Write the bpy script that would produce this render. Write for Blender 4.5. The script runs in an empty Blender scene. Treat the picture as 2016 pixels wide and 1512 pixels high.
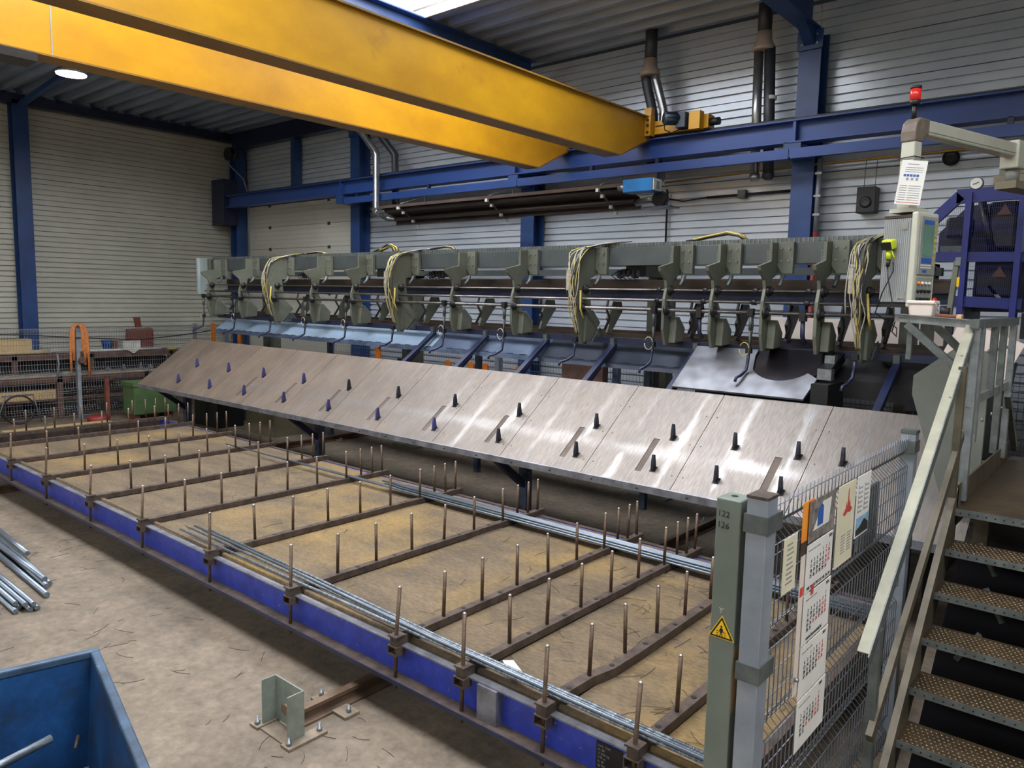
import bpy, bmesh, math, random
from mathutils import Vector, Matrix
random.seed(7)
SC = bpy.context.scene
COL = SC.collection
PI = math.pi
# ------------------------------------------------------------------ camera
def look_matrix(yaw, pit, rol, loc):
    f = Vector((math.sin(yaw), math.cos(yaw), 0)); r = Vector((math.cos(yaw), -math.sin(yaw), 0)); u = Vector((0, 0, 1))
    f2 = f*math.cos(pit) + u*math.sin(pit); u2 = u*math.cos(pit) - f*math.sin(pit)
    r3 = r*math.cos(rol) + u2*math.sin(rol); u3 = u2*math.cos(rol) - r*math.sin(rol)
    m = Matrix(((r3.x, u3.x, -f2.x, loc[0]), (r3.y, u3.y, -f2.y, loc[1]), (r3.z, u3.z, -f2.z, loc[2]), (0, 0, 0, 1)))
    return m
cd = bpy.data.cameras.new('camera'); cam = bpy.data.objects.new('camera', cd); COL.objects.link(cam)
cd.sensor_width = 36.0; cd.lens = 36.0*1495.3/2016.0; cd.clip_start = 0.05; cd.clip_end = 200
cam.matrix_world = look_matrix(math.radians(-40.376), math.radians(-6.54), math.radians(1.202), (0, 0, 2.75))
SC.camera = cam
# ------------------------------------------------------------------ world, exposure
w = bpy.data.worlds.new('world'); SC.world = w; w.use_nodes = True
w.node_tree.nodes['Background'].inputs[0].default_value = (0.80, 0.90, 1.0, 1)
w.node_tree.nodes['Background'].inputs[1].default_value = 1.0
SC.view_settings.view_transform = 'Standard'; SC.view_settings.look = 'None'
SC.view_settings.gamma = 1.0; SC.view_settings.use_curve_mapping = False
SC.view_settings.exposure = 0.15
SKY_STRENGTH = 12.5          # daylight through the translucent roof lights and the added rear strip
LAMP_STRENGTH = 45.0
SC.cycles.max_bounces = 8; SC.cycles.diffuse_bounces = 5; SC.cycles.glossy_bounces = 4
SC.cycles.caustics_reflective = False; SC.cycles.caustics_refractive = False
SC.cycles.sample_clamp_indirect = 6.0
# ------------------------------------------------------------------ materials
def lin(c):
    return tuple((x/255/12.92 if x/255 <= .04045 else ((x/255+.055)/1.055)**2.4) for x in c) + (1.0,)
MATS = {}
def mat(name, c1, c2=None, rough=.5, metal=0.0, scale=3.0, stretch=(1, 1, 1), detail=6.0, lo=.35, hi=.65,
        bump=0.0, bscale=40.0, bstretch=(1, 1, 1), spec=.5, emit=None, estr=1.0, c3=None, s3=1.2, lo3=.55, hi3=.7, rough2=None, grain=0.0, gscale=45.0, gstretch=(1, 1, 1)):
    m = bpy.data.materials.new(name); m.use_nodes = True; nt = m.node_tree; N = nt.nodes; L = nt.links
    b = N['Principled BSDF']
    b.inputs['Roughness'].default_value = rough; b.inputs['Metallic'].default_value = metal
    b.inputs['Specular IOR Level'].default_value = spec
    c2 = c2 or tuple(max(0, x*.86) for x in c1)
    g = N.new('ShaderNodeNewGeometry')
    def noise(sc, st, det=6.0):
        mp = N.new('ShaderNodeMapping'); mp.inputs['Scale'].default_value = st; L.new(g.outputs['Position'], mp.inputs['Vector'])
        n = N.new('ShaderNodeTexNoise'); n.inputs['Scale'].default_value = sc; n.inputs['Detail'].default_value = det; n.inputs['Roughness'].default_value = .62
        L.new(mp.outputs[0], n.inputs['Vector']); return n.outputs['Fac']
    def ramp(fac, a, z):
        r = N.new('ShaderNodeMapRange'); r.inputs['From Min'].default_value = a; r.inputs['From Max'].default_value = z
        L.new(fac, r.inputs['Value']); return r.outputs[0]
    f = ramp(noise(scale, stretch, detail), lo, hi)
    mx = N.new('ShaderNodeMix'); mx.data_type = 'RGBA'; L.new(f, mx.inputs[0])
    mx.inputs[6].default_value = lin(c1); mx.inputs[7].default_value = lin(c2); out = mx.outputs[2]
    if c3:
        f3 = ramp(noise(s3, (1, 1, 1)), lo3, hi3)
        m3 = N.new('ShaderNodeMix'); m3.data_type = 'RGBA'; L.new(f3, m3.inputs[0]); L.new(out, m3.inputs[6]); m3.inputs[7].default_value = lin(c3); out = m3.outputs[2]
    if grain:
        gr = ramp(noise(gscale, gstretch, 8), .28, .72)
        dk = N.new('ShaderNodeMix'); dk.data_type = 'RGBA'; dk.blend_type = 'MULTIPLY'; dk.inputs[0].default_value = grain
        cc = N.new('ShaderNodeMix'); cc.data_type = 'RGBA'; cc.inputs[6].default_value = (.25, .25, .25, 1); cc.inputs[7].default_value = (1.25, 1.25, 1.25, 1); L.new(gr, cc.inputs[0])
        L.new(out, dk.inputs[6]); L.new(cc.outputs[2], dk.inputs[7]); out = dk.outputs[2]
    L.new(out, b.inputs['Base Color'])
    if rough2 is not None:
        rr = N.new('ShaderNodeMapRange'); L.new(f, rr.inputs['Value']); rr.inputs['To Min'].default_value = rough; rr.inputs['To Max'].default_value = rough2
        L.new(rr.outputs[0], b.inputs['Roughness'])
    if bump:
        bn = N.new('ShaderNodeBump'); bn.inputs['Strength'].default_value = bump; bn.inputs['Distance'].default_value = .01
        L.new(noise(bscale, bstretch, 3), bn.inputs['Height']); L.new(bn.outputs[0], b.inputs['Normal'])
    if emit:
        b.inputs['Emission Color'].default_value = lin(emit); b.inputs['Emission Strength'].default_value = estr
    MATS[name] = m
    return m
mat('concrete', (138, 124, 106), (112, 101, 87), rough=.62, scale=2.2, bump=.35, bscale=30, grain=.55, gscale=14, c3=(98, 86, 74), s3=.5, lo3=.5, hi3=.78, rough2=.75)
mat('deck', (122, 104, 80), (94, 81, 63), rough=.8, scale=1.6, bump=.5, bscale=30, grain=.6, gscale=22, gstretch=(1, 2.5, 1), stretch=(1, 3, 1), c3=(152, 124, 72), s3=.75, lo3=.5, hi3=.72)
mat('wall_back', (210, 217, 227), (190, 199, 211), rough=.3, metal=.28, scale=.8, stretch=(1, 1, 3))
mat('wall_left', (206, 206, 194), (190, 190, 178), rough=.5, metal=.1, scale=.8)
mat('wall_seam', (62, 66, 74), rough=.7)
mat('door_white', (220, 218, 208), (206, 204, 194), rough=.45, scale=.6)
mat('roof_steel', (156, 170, 192), (128, 142, 162), rough=.45, metal=.4, scale=1.5, stretch=(.4, 2, 2))
mat('cream', (176, 170, 156), rough=.6)
mat('col_blue', (44, 76, 132), (36, 62, 110), rough=.42, scale=2, bump=.05)
mat('rail_blue', (46, 78, 148), (38, 64, 122), rough=.4, scale=1.2, stretch=(.3, 1, 1))
mat('wagon_blue', (58, 76, 186), (46, 60, 152), rough=.4, scale=9, c3=(150, 150, 172), s3=26, lo3=.66, hi3=.7)
mat('navy', (36, 44, 74), (26, 31, 54), rough=.4, scale=5)
mat('arm_navy', (38, 46, 78), (28, 33, 58), rough=.38, scale=8, c3=(120, 124, 140), s3=14, lo3=.68, hi3=.72)
mat('crane_yellow', (212, 158, 28), (188, 136, 30), rough=.38, scale=.9, stretch=(1, 1, 1.6), c3=(120, 84, 34), s3=1.3, lo3=.62, hi3=.9)
mat('crane_flange', (150, 112, 40), (122, 92, 44), rough=.5, scale=1.5)
mat('rust_bar', (96, 82, 72), (64, 54, 50), rough=.6, metal=.25, scale=12, bump=.2, bscale=60)
mat('rust_pin', (112, 92, 76), (82, 66, 54), rough=.5, metal=.45, scale=20)
mat('pin_tip', (206, 204, 198), rough=.3, metal=.8)
mat('galv', (150, 156, 158), (122, 128, 130), rough=.42, metal=.65, scale=14)
mat('galv_dark', (112, 118, 116), (84, 90, 88), rough=.5, metal=.5, scale=10)
mat('galv_post', (150, 158, 166), (134, 142, 152), rough=.45, metal=.25, scale=6)
mat('rod_steel', (142, 152, 162), (110, 120, 132), rough=.38, metal=.7, scale=6, stretch=(.4, 8, 8))
mat('rebar', (140, 150, 158), (104, 112, 120), rough=.42, metal=.65, scale=7, stretch=(9, .4, .4), lo=.47, hi=.53, bump=.5, bscale=9, bstretch=(9, .3, .3))
mat('machine_grey', (114, 117, 103), (95, 98, 87), rough=.45, scale=3, c3=(78, 74, 66), s3=2.4, lo3=.6, hi3=.85)
mat('beam_grey', (100, 107, 109), (86, 92, 94), rough=.28, metal=.5, scale=2)
mat('pale_paint', (178, 192, 192), (164, 178, 180), rough=.4, scale=3)
mat('dark_machine', (44, 42, 44), (28, 27, 30), rough=.5, metal=.2, scale=6)
mat('brown_band', (86, 68, 54), (46, 39, 37), rough=.5, metal=.2, scale=1.2, stretch=(1, 4, 4))
mat('shaft', (140, 134, 132), (104, 98, 96), rough=.3, metal=.8, scale=5)
mat('black', (24, 24, 26), rough=.5)
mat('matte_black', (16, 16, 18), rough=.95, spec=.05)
mat('black_rubber', (34, 34, 38), rough=.65)
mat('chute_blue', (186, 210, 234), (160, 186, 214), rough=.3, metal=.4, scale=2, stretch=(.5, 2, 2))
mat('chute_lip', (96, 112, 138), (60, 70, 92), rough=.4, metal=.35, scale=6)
mat('pin_blue', (66, 66, 128), (48, 50, 88), rough=.45, scale=9)
mat('pin_dark', (54, 56, 70), (40, 40, 48), rough=.4, metal=.4, scale=9)
mat('rim_steel', (150, 152, 160), (112, 112, 118), rough=.45, metal=.6, scale=7)
mat('slot_dark', (104, 88, 78), (76, 64, 58), rough=.6)
mat('plate_steel', (150, 154, 162), (104, 104, 110), rough=.36, metal=.65, scale=2.4, detail=2.0, c3=(96, 76, 62), s3=.9, lo3=.5, hi3=.9)
mat('plate_dark', (58, 52, 52), (40, 40, 50), rough=.3, metal=.7, scale=2)
mat('post_green', (114, 122, 113), (102, 110, 101), rough=.45, scale=4, c3=(142, 132, 112), s3=2.6, lo3=.68, hi3=.75)
mat('stud', (146, 130, 104), (112, 98, 78), rough=.3, metal=.8, scale=20)
mat('wire_dark', (112, 117, 124), rough=.4, metal=.5)
mat('chute_shade_mid', (122, 138, 166), (100, 114, 140), rough=.26, metal=.6, scale=2)  # dimmed chute blue, duller reflection painted into the colour
mat('chute_shade_dark', (82, 88, 102), (64, 70, 84), rough=.28, metal=.6, scale=2)
mat('red_dull', (140, 46, 46), rough=.5)
mat('elbow', (128, 116, 102), (98, 88, 78), rough=.5, scale=9)
mat('sign_dim', (66, 36, 32), rough=.6)
mat('wire', (150, 156, 164), rough=.4, metal=.5)
mat('paper', (226, 224, 218), (214, 212, 206), rough=.7, scale=3)
mat('paper_cream', (222, 214, 186), (208, 200, 170), rough=.7, scale=5)
mat('ink', (34, 34, 36), rough=.7)
mat('ink_grey', (150, 150, 150), rough=.7)
mat('ink_red', (206, 74, 66), rough=.7)
mat('ink_blue', (48, 96, 176), rough=.6)
mat('orange', (236, 134, 44), (220, 116, 34), rough=.5, scale=6)
mat('strap_orange', (216, 142, 84), (184, 108, 60), rough=.7, scale=20)
mat('sign_yellow', (244, 200, 20), (238, 190, 16), rough=.4)
mat('sign_orange', (226, 160, 50), rough=.45)
mat('cable_yellow', (206, 186, 96), (176, 156, 80), rough=.5, scale=20)
mat('cable_white', (196, 190, 172), (150, 146, 134), rough=.5, scale=30)
mat('pendant', (196, 196, 180), (184, 184, 168), rough=.45, scale=3)
mat('pendant_rib', (172, 176, 180), (150, 154, 160), rough=.45, scale=5)
mat('pendant_grey', (150, 152, 146), rough=.5)
mat('screen', (104, 140, 122), (88, 124, 110), rough=.18, scale=4)
mat('scanner', (206, 220, 44), rough=.4)
mat('red', (206, 44, 40), rough=.35)
mat('red_lens', (204, 50, 44), rough=.2, emit=(220, 40, 30), estr=.25)
mat('guard_blue', (36, 46, 120), (28, 36, 96), rough=.4, scale=3)
mat('guard_dark', (26, 30, 44), rough=.6)
mat('bin_blue', (30, 84, 142), (20, 50, 88), rough=.45, scale=2.2, c3=(40, 44, 50), s3=4.0, lo3=.5, hi3=.72, grain=.4, gscale=30)
mat('bin_rim', (66, 92, 118), (48, 64, 82), rough=.45, scale=8, c3=(150, 148, 140), s3=9, lo3=.6, hi3=.66)
mat('stop_green', (136, 144, 134), (114, 122, 113), rough=.5, scale=8)
mat('stop_base', (150, 136, 118), (120, 106, 92), rough=.6, metal=.2, scale=9)
mat('rail_rust', (124, 102, 84), (96, 78, 64), rough=.45, metal=.4, scale=7)
mat('tread', (92, 75, 53), (66, 55, 41), rough=.38, metal=.55, scale=6, bump=.9, bscale=46)
mat('stair_steel', (98, 91, 76), (72, 65, 53), rough=.5, metal=.35, scale=5)
mat('handrail', (154, 152, 132), (132, 130, 114), rough=.5, scale=5, c3=(60, 62, 56), s3=12, lo3=.66, hi3=.7)
mat('panel_tan', (134, 126, 104), (112, 104, 84), rough=.55, scale=2)
mat('panel_grey', (122, 126, 118), (104, 108, 100), rough=.5, scale=2)
mat('heater_brown', (88, 74, 66), (70, 58, 54), rough=.45, metal=.3, scale=3)
mat('heater_tube', (92, 82, 78), rough=.4, metal=.4)
mat('heater_blue', (34, 124, 196), rough=.4)
mat('pipe_silver', (176, 178, 178), (146, 148, 150), rough=.3, metal=.85, scale=4)
mat('pipe_dark', (70, 74, 80), (56, 58, 64), rough=.45, metal=.3, scale=5)
mat('pipe_cap', (188, 170, 158), rough=.5)
mat('pipe_grey', (128, 134, 142), rough=.45)
mat('gas_yellow', (206, 150, 50), rough=.5)
mat('motor_blue', (58, 72, 88), (44, 54, 68), rough=.45)
mat('wood', (202, 172, 126), (186, 154, 108), rough=.7, scale=5, stretch=(1, 1, 8))
mat('plywood', (206, 178, 132), (188, 160, 112), rough=.7, scale=3)
mat('rust_table', (112, 84, 72), (86, 62, 54), rough=.7, scale=6)
mat('table_top', (190, 180, 168), (156, 146, 136), rough=.55, scale=4)
mat('rust_red', (122, 66, 52), (98, 54, 44), rough=.75, scale=8)
mat('green_box', (88, 114, 72), (74, 98, 62), rough=.55, scale=3)
mat('plastic_white', (224, 222, 214), rough=.45)
mat('bucket_white', (228, 214, 202), (218, 204, 194), rough=.45, scale=3)
mat('plastic_blue', (54, 104, 184), rough=.4)
mat('plastic_yellow', (240, 214, 40), rough=.4)
mat('brown_tool', (134, 76, 52), rough=.55)
mat('brass', (206, 166, 110), rough=.5)
mat('dusk_pic', (84, 78, 74), (150, 140, 132), rough=.6, scale=22)
mat('orange_pic', (232, 110, 30), (240, 170, 60), rough=.6, scale=9)
mat('sky_pic', (96, 144, 180), (160, 190, 210), rough=.6, scale=20)
mat('wire_scrap', (92, 80, 66), rough=.6, metal=.3)
mat('cardboard', (176, 140, 96), rough=.8)
def emitter(name, col, s):
    m = bpy.data.materials.new(name); m.use_nodes = True; N = m.node_tree.nodes
    N.remove(N['Principled BSDF']); e = N.new('ShaderNodeEmission'); e.inputs[0].default_value = lin(col); e.inputs[1].default_value = s
    m.node_tree.links.new(e.outputs[0], N['Material Output'].inputs[0]); MATS[name] = m
emitter('skylight', (246, 249, 255), SKY_STRENGTH)
emitter('lamp_disc', (240, 248, 255), LAMP_STRENGTH)

def sheet_material():
    """rolled steel plate: brown mill scale to the left, scrubbed bright to the right and along the joints"""
    m = bpy.data.materials.new('sheet_steel'); m.use_nodes = True; nt = m.node_tree; N = nt.nodes; L = nt.links; b = N['Principled BSDF']
    g = N.new('ShaderNodeNewGeometry'); sp = N.new('ShaderNodeSeparateXYZ'); L.new(g.outputs['Position'], sp.inputs[0])
    def math_(op, a, bb=None):
        n = N.new('ShaderNodeMath'); n.operation = op
        for i, v in enumerate((a, bb)):
            if v is None: continue
            if isinstance(v, (int, float)): n.inputs[i].default_value = v
            else: L.new(v, n.inputs[i])
        return n.outputs[0]
    def rng(v, a, z, c=0, d=1):
        r = N.new('ShaderNodeMapRange'); L.new(v, r.inputs[0]); r.inputs[1].default_value = a; r.inputs[2].default_value = z; r.inputs[3].default_value = c; r.inputs[4].default_value = d
        return r.outputs[0]
    def noise(sc, st):
        mp = N.new('ShaderNodeMapping'); mp.inputs['Scale'].default_value = st; L.new(g.outputs['Position'], mp.inputs[0])
        n = N.new('ShaderNodeTexNoise'); n.inputs['Scale'].default_value = sc; n.inputs['Detail'].default_value = 5; L.new(mp.outputs[0], n.inputs[0]); return n.outputs[0]
    big = noise(1.1, (1, 1, 1)); mid = noise(3.0, (1, .6, .6)); fine = noise(18, (4, .5, .5))
    used = rng(math_('ADD', sp.outputs[0], math_('MULTIPLY', math_('SUBTRACT', big, .5), 5)), -11.5, -4.5)      # worn more towards the loading end
    jw = math_('FRACT', math_('MULTIPLY', math_('ADD', sp.outputs[0], 20.44 + .2), 1/.566))
    d = math_('ABSOLUTE', math_('SUBTRACT', jw, .5))
    stripe = rng(math_('ADD', math_('SUBTRACT', .5, d), math_('MULTIPLY', math_('SUBTRACT', mid, .5), .42)), .10, .0)
    rowd = math_('ABSOLUTE', math_('SUBTRACT', sp.outputs[1], 6.86)); row = rng(math_('ADD', rowd, math_('MULTIPLY', math_('SUBTRACT', mid, .5), .12)), .09, .02)
    scr = math_('MULTIPLY', math_('MAXIMUM', stripe, math_('MULTIPLY', row, .7)), rng(used, 0, 1, .35, 1))
    pol = math_('MINIMUM', math_('ADD', math_('MULTIPLY', used, .55), math_('MULTIPLY', math_('MULTIPLY', scr, rng(big, .35, .6)), .6)), 1.0)
    def mixc(f, c1, c2):
        x = N.new('ShaderNodeMix'); x.data_type = 'RGBA'; L.new(f, x.inputs[0])
        for i, c in ((6, c1), (7, c2)):
            if isinstance(c, tuple): x.inputs[i].default_value = lin(c)
            else: L.new(c, x.inputs[i])
        return x.outputs[2]
    base = mixc(rng(mid, .35, .65), (134, 117, 101), (112, 97, 84))
    base = mixc(pol, base, (154, 152, 150))
    base = mixc(rng(fine, .3, .7, 0, .45), base, (92, 82, 76))
    L.new(base, b.inputs['Base Color'])
    L.new(rng(pol, 0, 1, .12, .8), b.inputs['Metallic'])
    L.new(math_('ADD', rng(pol, 0, 1, .60, .34), math_('MULTIPLY', math_('SUBTRACT', fine, .5), .12)), b.inputs['Roughness'])
    bn = N.new('ShaderNodeBump'); bn.inputs['Strength'].default_value = .12; bn.inputs['Distance'].default_value = .01; L.new(fine, bn.inputs['Height']); L.new(bn.outputs[0], b.inputs['Normal'])
    MATS['sheet_steel'] = m
sheet_material()
# ------------------------------------------------------------------ mesh helpers
ORG = {}
def V(*a): return Vector(a)
class MB:
    def __init__(s): s.v = []; s.f = []; s.sm = []
    def add(s, vs, fs, smooth=False):
        n = len(s.v); s.v += [tuple(v) for v in vs]; s.f += [tuple(i+n for i in f) for f in fs]
        s.sm += [smooth if isinstance(smooth, bool) else smooth[k] for k in range(len(fs))]; return s
    def box(s, x0, x1, y0, y1, z0, z1):
        vs = [(x, y, z) for z in (z0, z1) for y in (y0, y1) for x in (x0, x1)]
        return s.add(vs, [(0, 2, 3, 1), (4, 5, 7, 6), (0, 1, 5, 4), (2, 6, 7, 3), (0, 4, 6, 2), (1, 3, 7, 5)])
    def prism(s, poly, a, b, axis):
        n = len(poly)
        def P(p, t): return (t, p[0], p[1]) if axis == 'x' else (p[0], t, p[1]) if axis == 'y' else (p[0], p[1], t)
        vs = [P(p, a) for p in poly] + [P(p, b) for p in poly]
        return s.add(vs, [tuple(range(n)), tuple(range(2*n-1, n-1, -1))] + [(i, (i+1) % n, n+(i+1) % n, n+i) for i in range(n)])
    def beam(s, p0, p1, w, h, up=(0, 0, 1)):
        p0 = Vector(p0); p1 = Vector(p1); d = (p1-p0).normalized(); u = Vector(up)
        if abs(d.dot(u)) > .99: u = Vector((0, 1, 0))
        r = d.cross(u).normalized(); u = r.cross(d).normalized(); r *= w/2; u *= h/2
        vs = [p+a*r+b*u for p in (p0, p1) for (a, b) in ((-1, -1), (1, -1), (1, 1), (-1, 1))]
        return s.add(vs, [(0, 1, 2, 3), (7, 6, 5, 4), (0, 4, 5, 1), (1, 5, 6, 2), (2, 6, 7, 3), (3, 7, 4, 0)])
    def tube(s, path, r, n=8, r1=None):
        P = [Vector(p) for p in path]; m = len(P); rs = [r + ((r1 if r1 is not None else r)-r)*i/(m-1) for i in range(m)] if not isinstance(r, (list, tuple)) else r
        T = [(P[min(i+1, m-1)]-P[max(i-1, 0)]).normalized() for i in range(m)]
        u = Vector((0, 0, 1)) if abs(T[0].z) < .9 else Vector((1, 0, 0)); vs = []
        for i in range(m):
            u = (u - T[i]*u.dot(T[i])).normalized(); w_ = T[i].cross(u)
            for k in range(n): a = 2*PI*k/n; vs.append(P[i] + (u*math.cos(a)+w_*math.sin(a))*rs[i])
        fs = [(i*n+k, i*n+(k+1) % n, (i+1)*n+(k+1) % n, (i+1)*n+k) for i in range(m-1) for k in range(n)]
        sm = [True]*len(fs) + [False, False]
        return s.add(vs, fs + [tuple(range(n-1, -1, -1)), tuple((m-1)*n+k for k in range(n))], sm)
    def lathe(s, prof, c, n=20, axis='z'):
        vs = []
        for r, t in prof:
            for k in range(n):
                a = 2*PI*k/n; x, y = r*math.cos(a), r*math.sin(a)
                vs.append((c[0]+x, c[1]+y, c[2]+t) if axis == 'z' else (c[0]+t, c[1]+x, c[2]+y) if axis == 'x' else (c[0]+x, c[1]+t, c[2]+y))
        m = len(prof)
        fs = [(i*n+k, i*n+(k+1) % n, (i+1)*n+(k+1) % n, (i+1)*n+k) for i in range(m-1) for k in range(n)]
        return s.add(vs, fs + [tuple(range(n-1, -1, -1)), tuple((m-1)*n+k for k in range(n))], [True]*len(fs)+[False, False])
    def ibeam_x(s, x0, x1, yc, z0, z1, w, tf=.018, tw=.012):
        h = w/2
        return s.prism([(yc-h, z0), (yc+h, z0), (yc+h, z0+tf), (yc+tw/2, z0+tf), (yc+tw/2, z1-tf), (yc+h, z1-tf), (yc+h, z1), (yc-h, z1), (yc-h, z1-tf), (yc-tw/2, z1-tf), (yc-tw/2, z0+tf), (yc-h, z0+tf)], x0, x1, 'x')
    def ibeam_y(s, y0, y1, xc, z0, z1, w, tf=.018, tw=.012):
        h = w/2
        return s.prism([(xc-h, z0), (xc+h, z0), (xc+h, z0+tf), (xc+tw/2, z0+tf), (xc+tw/2, z1-tf), (xc+h, z1-tf), (xc+h, z1), (xc-h, z1), (xc-h, z1-tf), (xc-tw/2, z1-tf), (xc-tw/2, z0+tf), (xc-h, z0+tf)], y0, y1, 'y')
    def build(s, name, m, parent=None, label=None, cat=None, group=None, kind=None, bevel=0, origin=None):
        me = bpy.data.meshes.new(name)
        xs = [v[0] for v in s.v]; ys = [v[1] for v in s.v]; zs = [v[2] for v in s.v]
        o0 = Vector(origin) if origin else Vector(((min(xs)+max(xs))/2, (min(ys)+max(ys))/2, min(zs)))
        me.from_pydata([(v[0]-o0.x, v[1]-o0.y, v[2]-o0.z) for v in s.v], [], s.f)
        bm = bmesh.new(); bm.from_mesh(me); bmesh.ops.recalc_face_normals(bm, faces=bm.faces); bm.to_mesh(me); bm.free()
        if any(s.sm): me.polygons.foreach_set('use_smooth', s.sm)
        me.materials.append(MATS[m])
        o = bpy.data.objects.new(name, me); COL.objects.link(o)
        po = ORG[parent.name] if parent else Vector((0, 0, 0))
        o.location = o0 - po
        if parent: o.parent = parent
        ORG[o.name] = o0
        if bevel:
            bv = o.modifiers.new('bevel', 'BEVEL'); bv.width = bevel; bv.segments = 2; bv.limit_method = 'ANGLE'
        return tag(o, label, cat, group, kind)
def tag(o, label=None, cat=None, group=None, kind=None):
    if label: o['label'] = label
    if cat: o['category'] = cat
    if group: o['group'] = group
    if kind: o['kind'] = kind
    return o
def thing(name, loc, label, cat, group=None, kind=None):
    o = bpy.data.objects.new(name, None); COL.objects.link(o); o.location = loc; o.empty_display_size = .2
    ORG[o.name] = Vector(loc); return tag(o, label, cat, group, kind)
def dup(o, delta=(0, 0, 0), label=None, parent=None):
    c = o.copy(); COL.objects.link(c)
    if parent: c.parent = parent
    else: c.location = Vector(o.location) + Vector(delta)
    ORG[c.name] = ORG[o.name] + Vector(delta)
    if label: c['label'] = label
    for ch in list(o.children): dup(ch, delta, None, c)
    return c
def text_mesh(body, size, mtx, m, name, parent, align='LEFT', depth=0.0006, label=None):
    cu = bpy.data.curves.new('t', 'FONT'); cu.body = body; cu.size = size; cu.align_x = align; cu.extrude = depth
    cu.resolution_u = 2
    ob = bpy.data.objects.new('t', cu)
    me = ob.to_mesh().copy(); ob.to_mesh_clear(); me.name = name
    bpy.data.objects.remove(ob); bpy.data.curves.remove(cu)
    me.materials.clear(); me.materials.append(MATS[m])
    o = bpy.data.objects.new(name, me); COL.objects.link(o)
    po = ORG[parent.name] if parent else Vector((0, 0, 0))
    me.transform(mtx)
    o.location = -po + Vector((0, 0, 0))
    if parent: o.parent = parent
    # move the origin to the text itself
    c = sum((v.co for v in me.vertices), Vector())/max(1, len(me.vertices)); me.transform(Matrix.Translation(-c)); o.location = Vector(o.location)+c
    ORG[o.name] = c
    if label: o['label'] = label
    return o
def frame3(o, ex, ey):
    ex = Vector(ex).normalized(); ey = Vector(ey).normalized(); ez = ex.cross(ey)
    return Matrix(((ex.x, ey.x, ez.x, o[0]), (ex.y, ey.y, ez.y, o[1]), (ex.z, ey.z, ez.z, o[2]), (0, 0, 0, 1)))
NTH = ['first', 'second', 'third', 'fourth', 'fifth', 'sixth', 'seventh', 'eighth', 'ninth', 'tenth', 'eleventh', 'twelfth', 'thirteenth', 'fourteenth', 'fifteenth']
# ================================================================== THE HALL
ROOF = 6.85
XL, XR, YB, YF = -19.3, 8.2, 11.06, -9.0
MB().box(XL-.3, XR+.3, YF-.3, YB+.3, -.2, 0).build('floor', 'concrete', kind='structure')
def rib_panel_profile(rh, n=5, depth=.042, gw=.025, thick=.05):
    m = rh/n; pts = []
    for i in range(n):
        z = i*m
        pts += [(0, z+.006 if i == 0 else z+gw/2), (0, z+m-(gw/2 if i < n-1 else .006))]
        if i < n-1: pts += [(depth, z+m-gw/2), (depth, z+m+gw/2)]
    return pts, [(thick, rh-.004), (thick, .004)]
NR = 12; RH = ROOF/NR
fr, bk = rib_panel_profile(RH)
# back wall
wb = MB().box(XL-.2, XR+.2, YB+.055, YB+.25, 0, ROOF+.6).build('wall_back', 'wall_seam', kind='structure')
EDG = [-19.3, -13.78, -8.84, -3.95, .97, 5.9, 8.2]
for b in range(6):
    p = None
    for r in range(NR):
        if b == 0 and r*RH < 4.9: continue
        if p is None:
            p = MB().prism([(YB+d, r*RH+z) for d, z in fr+bk], EDG[b]+.003, EDG[b+1]-.003, 'x').build('wall_panel', 'wall_back', wb); r0 = r
        else: dup(p, (0, 0, (r-r0)*RH), None, wb).location = Vector(p.location)+Vector((0, 0, (r-r0)*RH))
# sectional door in the first bay
dr = thing('door_1', (-16.55, YB, 0), 'pale sectional overhead door in the far corner of the back wall', 'door', kind='structure')
pw = None; ROWS = 9; rh = 4.95/ROWS
for r in range(ROWS):
    z0 = r*rh
    if pw is None:
        pr = []
        for k in range(5):
            pr += [(0, k*rh/5+.004), (0, (k+1)*rh/5-.004), (.006, (k+1)*rh/5-.002)]
        pr = pr[:-1]
        pw = MB().prism([(YB-.02+d, z) for d, z in pr]+[(YB+.04, rh-.004), (YB+.04, .004)], -18.85, -14.2, 'x').build('door_panel', 'door_white', dr)
        for hx in (-17.65, -15.15): MB().box(hx-.04, hx+.04, YB-.045, YB-.022, rh-.05, rh+.02).build('hinge', 'wall_seam', pw)
    else: dup(pw, (0, 0, z0), None, dr).location = Vector(pw.location)+Vector((0, 0, z0))
for x in (-18.9, -14.15): MB().box(x-.05, x+.05, YB-.1, YB-.03, 0, 5.0).build('door_track', 'galv_dark', dr)
# left wall
wl = MB().box(XL-.25, XL-.055, YF-.2, YB+.2, 0, ROOF+.6).build('wall_left', 'wall_seam', kind='structure')
EY = [11.05, 5.9, .95, -4.0, -9.0]
for b in range(4):
    p = None
    for r in range(NR):
        if p is None: p = MB().prism([(XL-d, z) for d, z in fr+bk], EY[b+1]+.003, EY[b]-.003, 'y').build('wall_panel', 'wall_left', wl)
        else: dup(p, (0, 0, r*RH), None, wl).location = Vector(p.location)+Vector((0, 0, r*RH))
# the two walls behind the photographer
MB().box(XR, XR+.2, YF, YB, 0, ROOF+.6).build('wall_right', 'wall_left', kind='structure')
MB().box(XL, XR, YF-.2, YF, 0, ROOF+.6).build('wall_front', 'wall_left', kind='structure')
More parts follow.
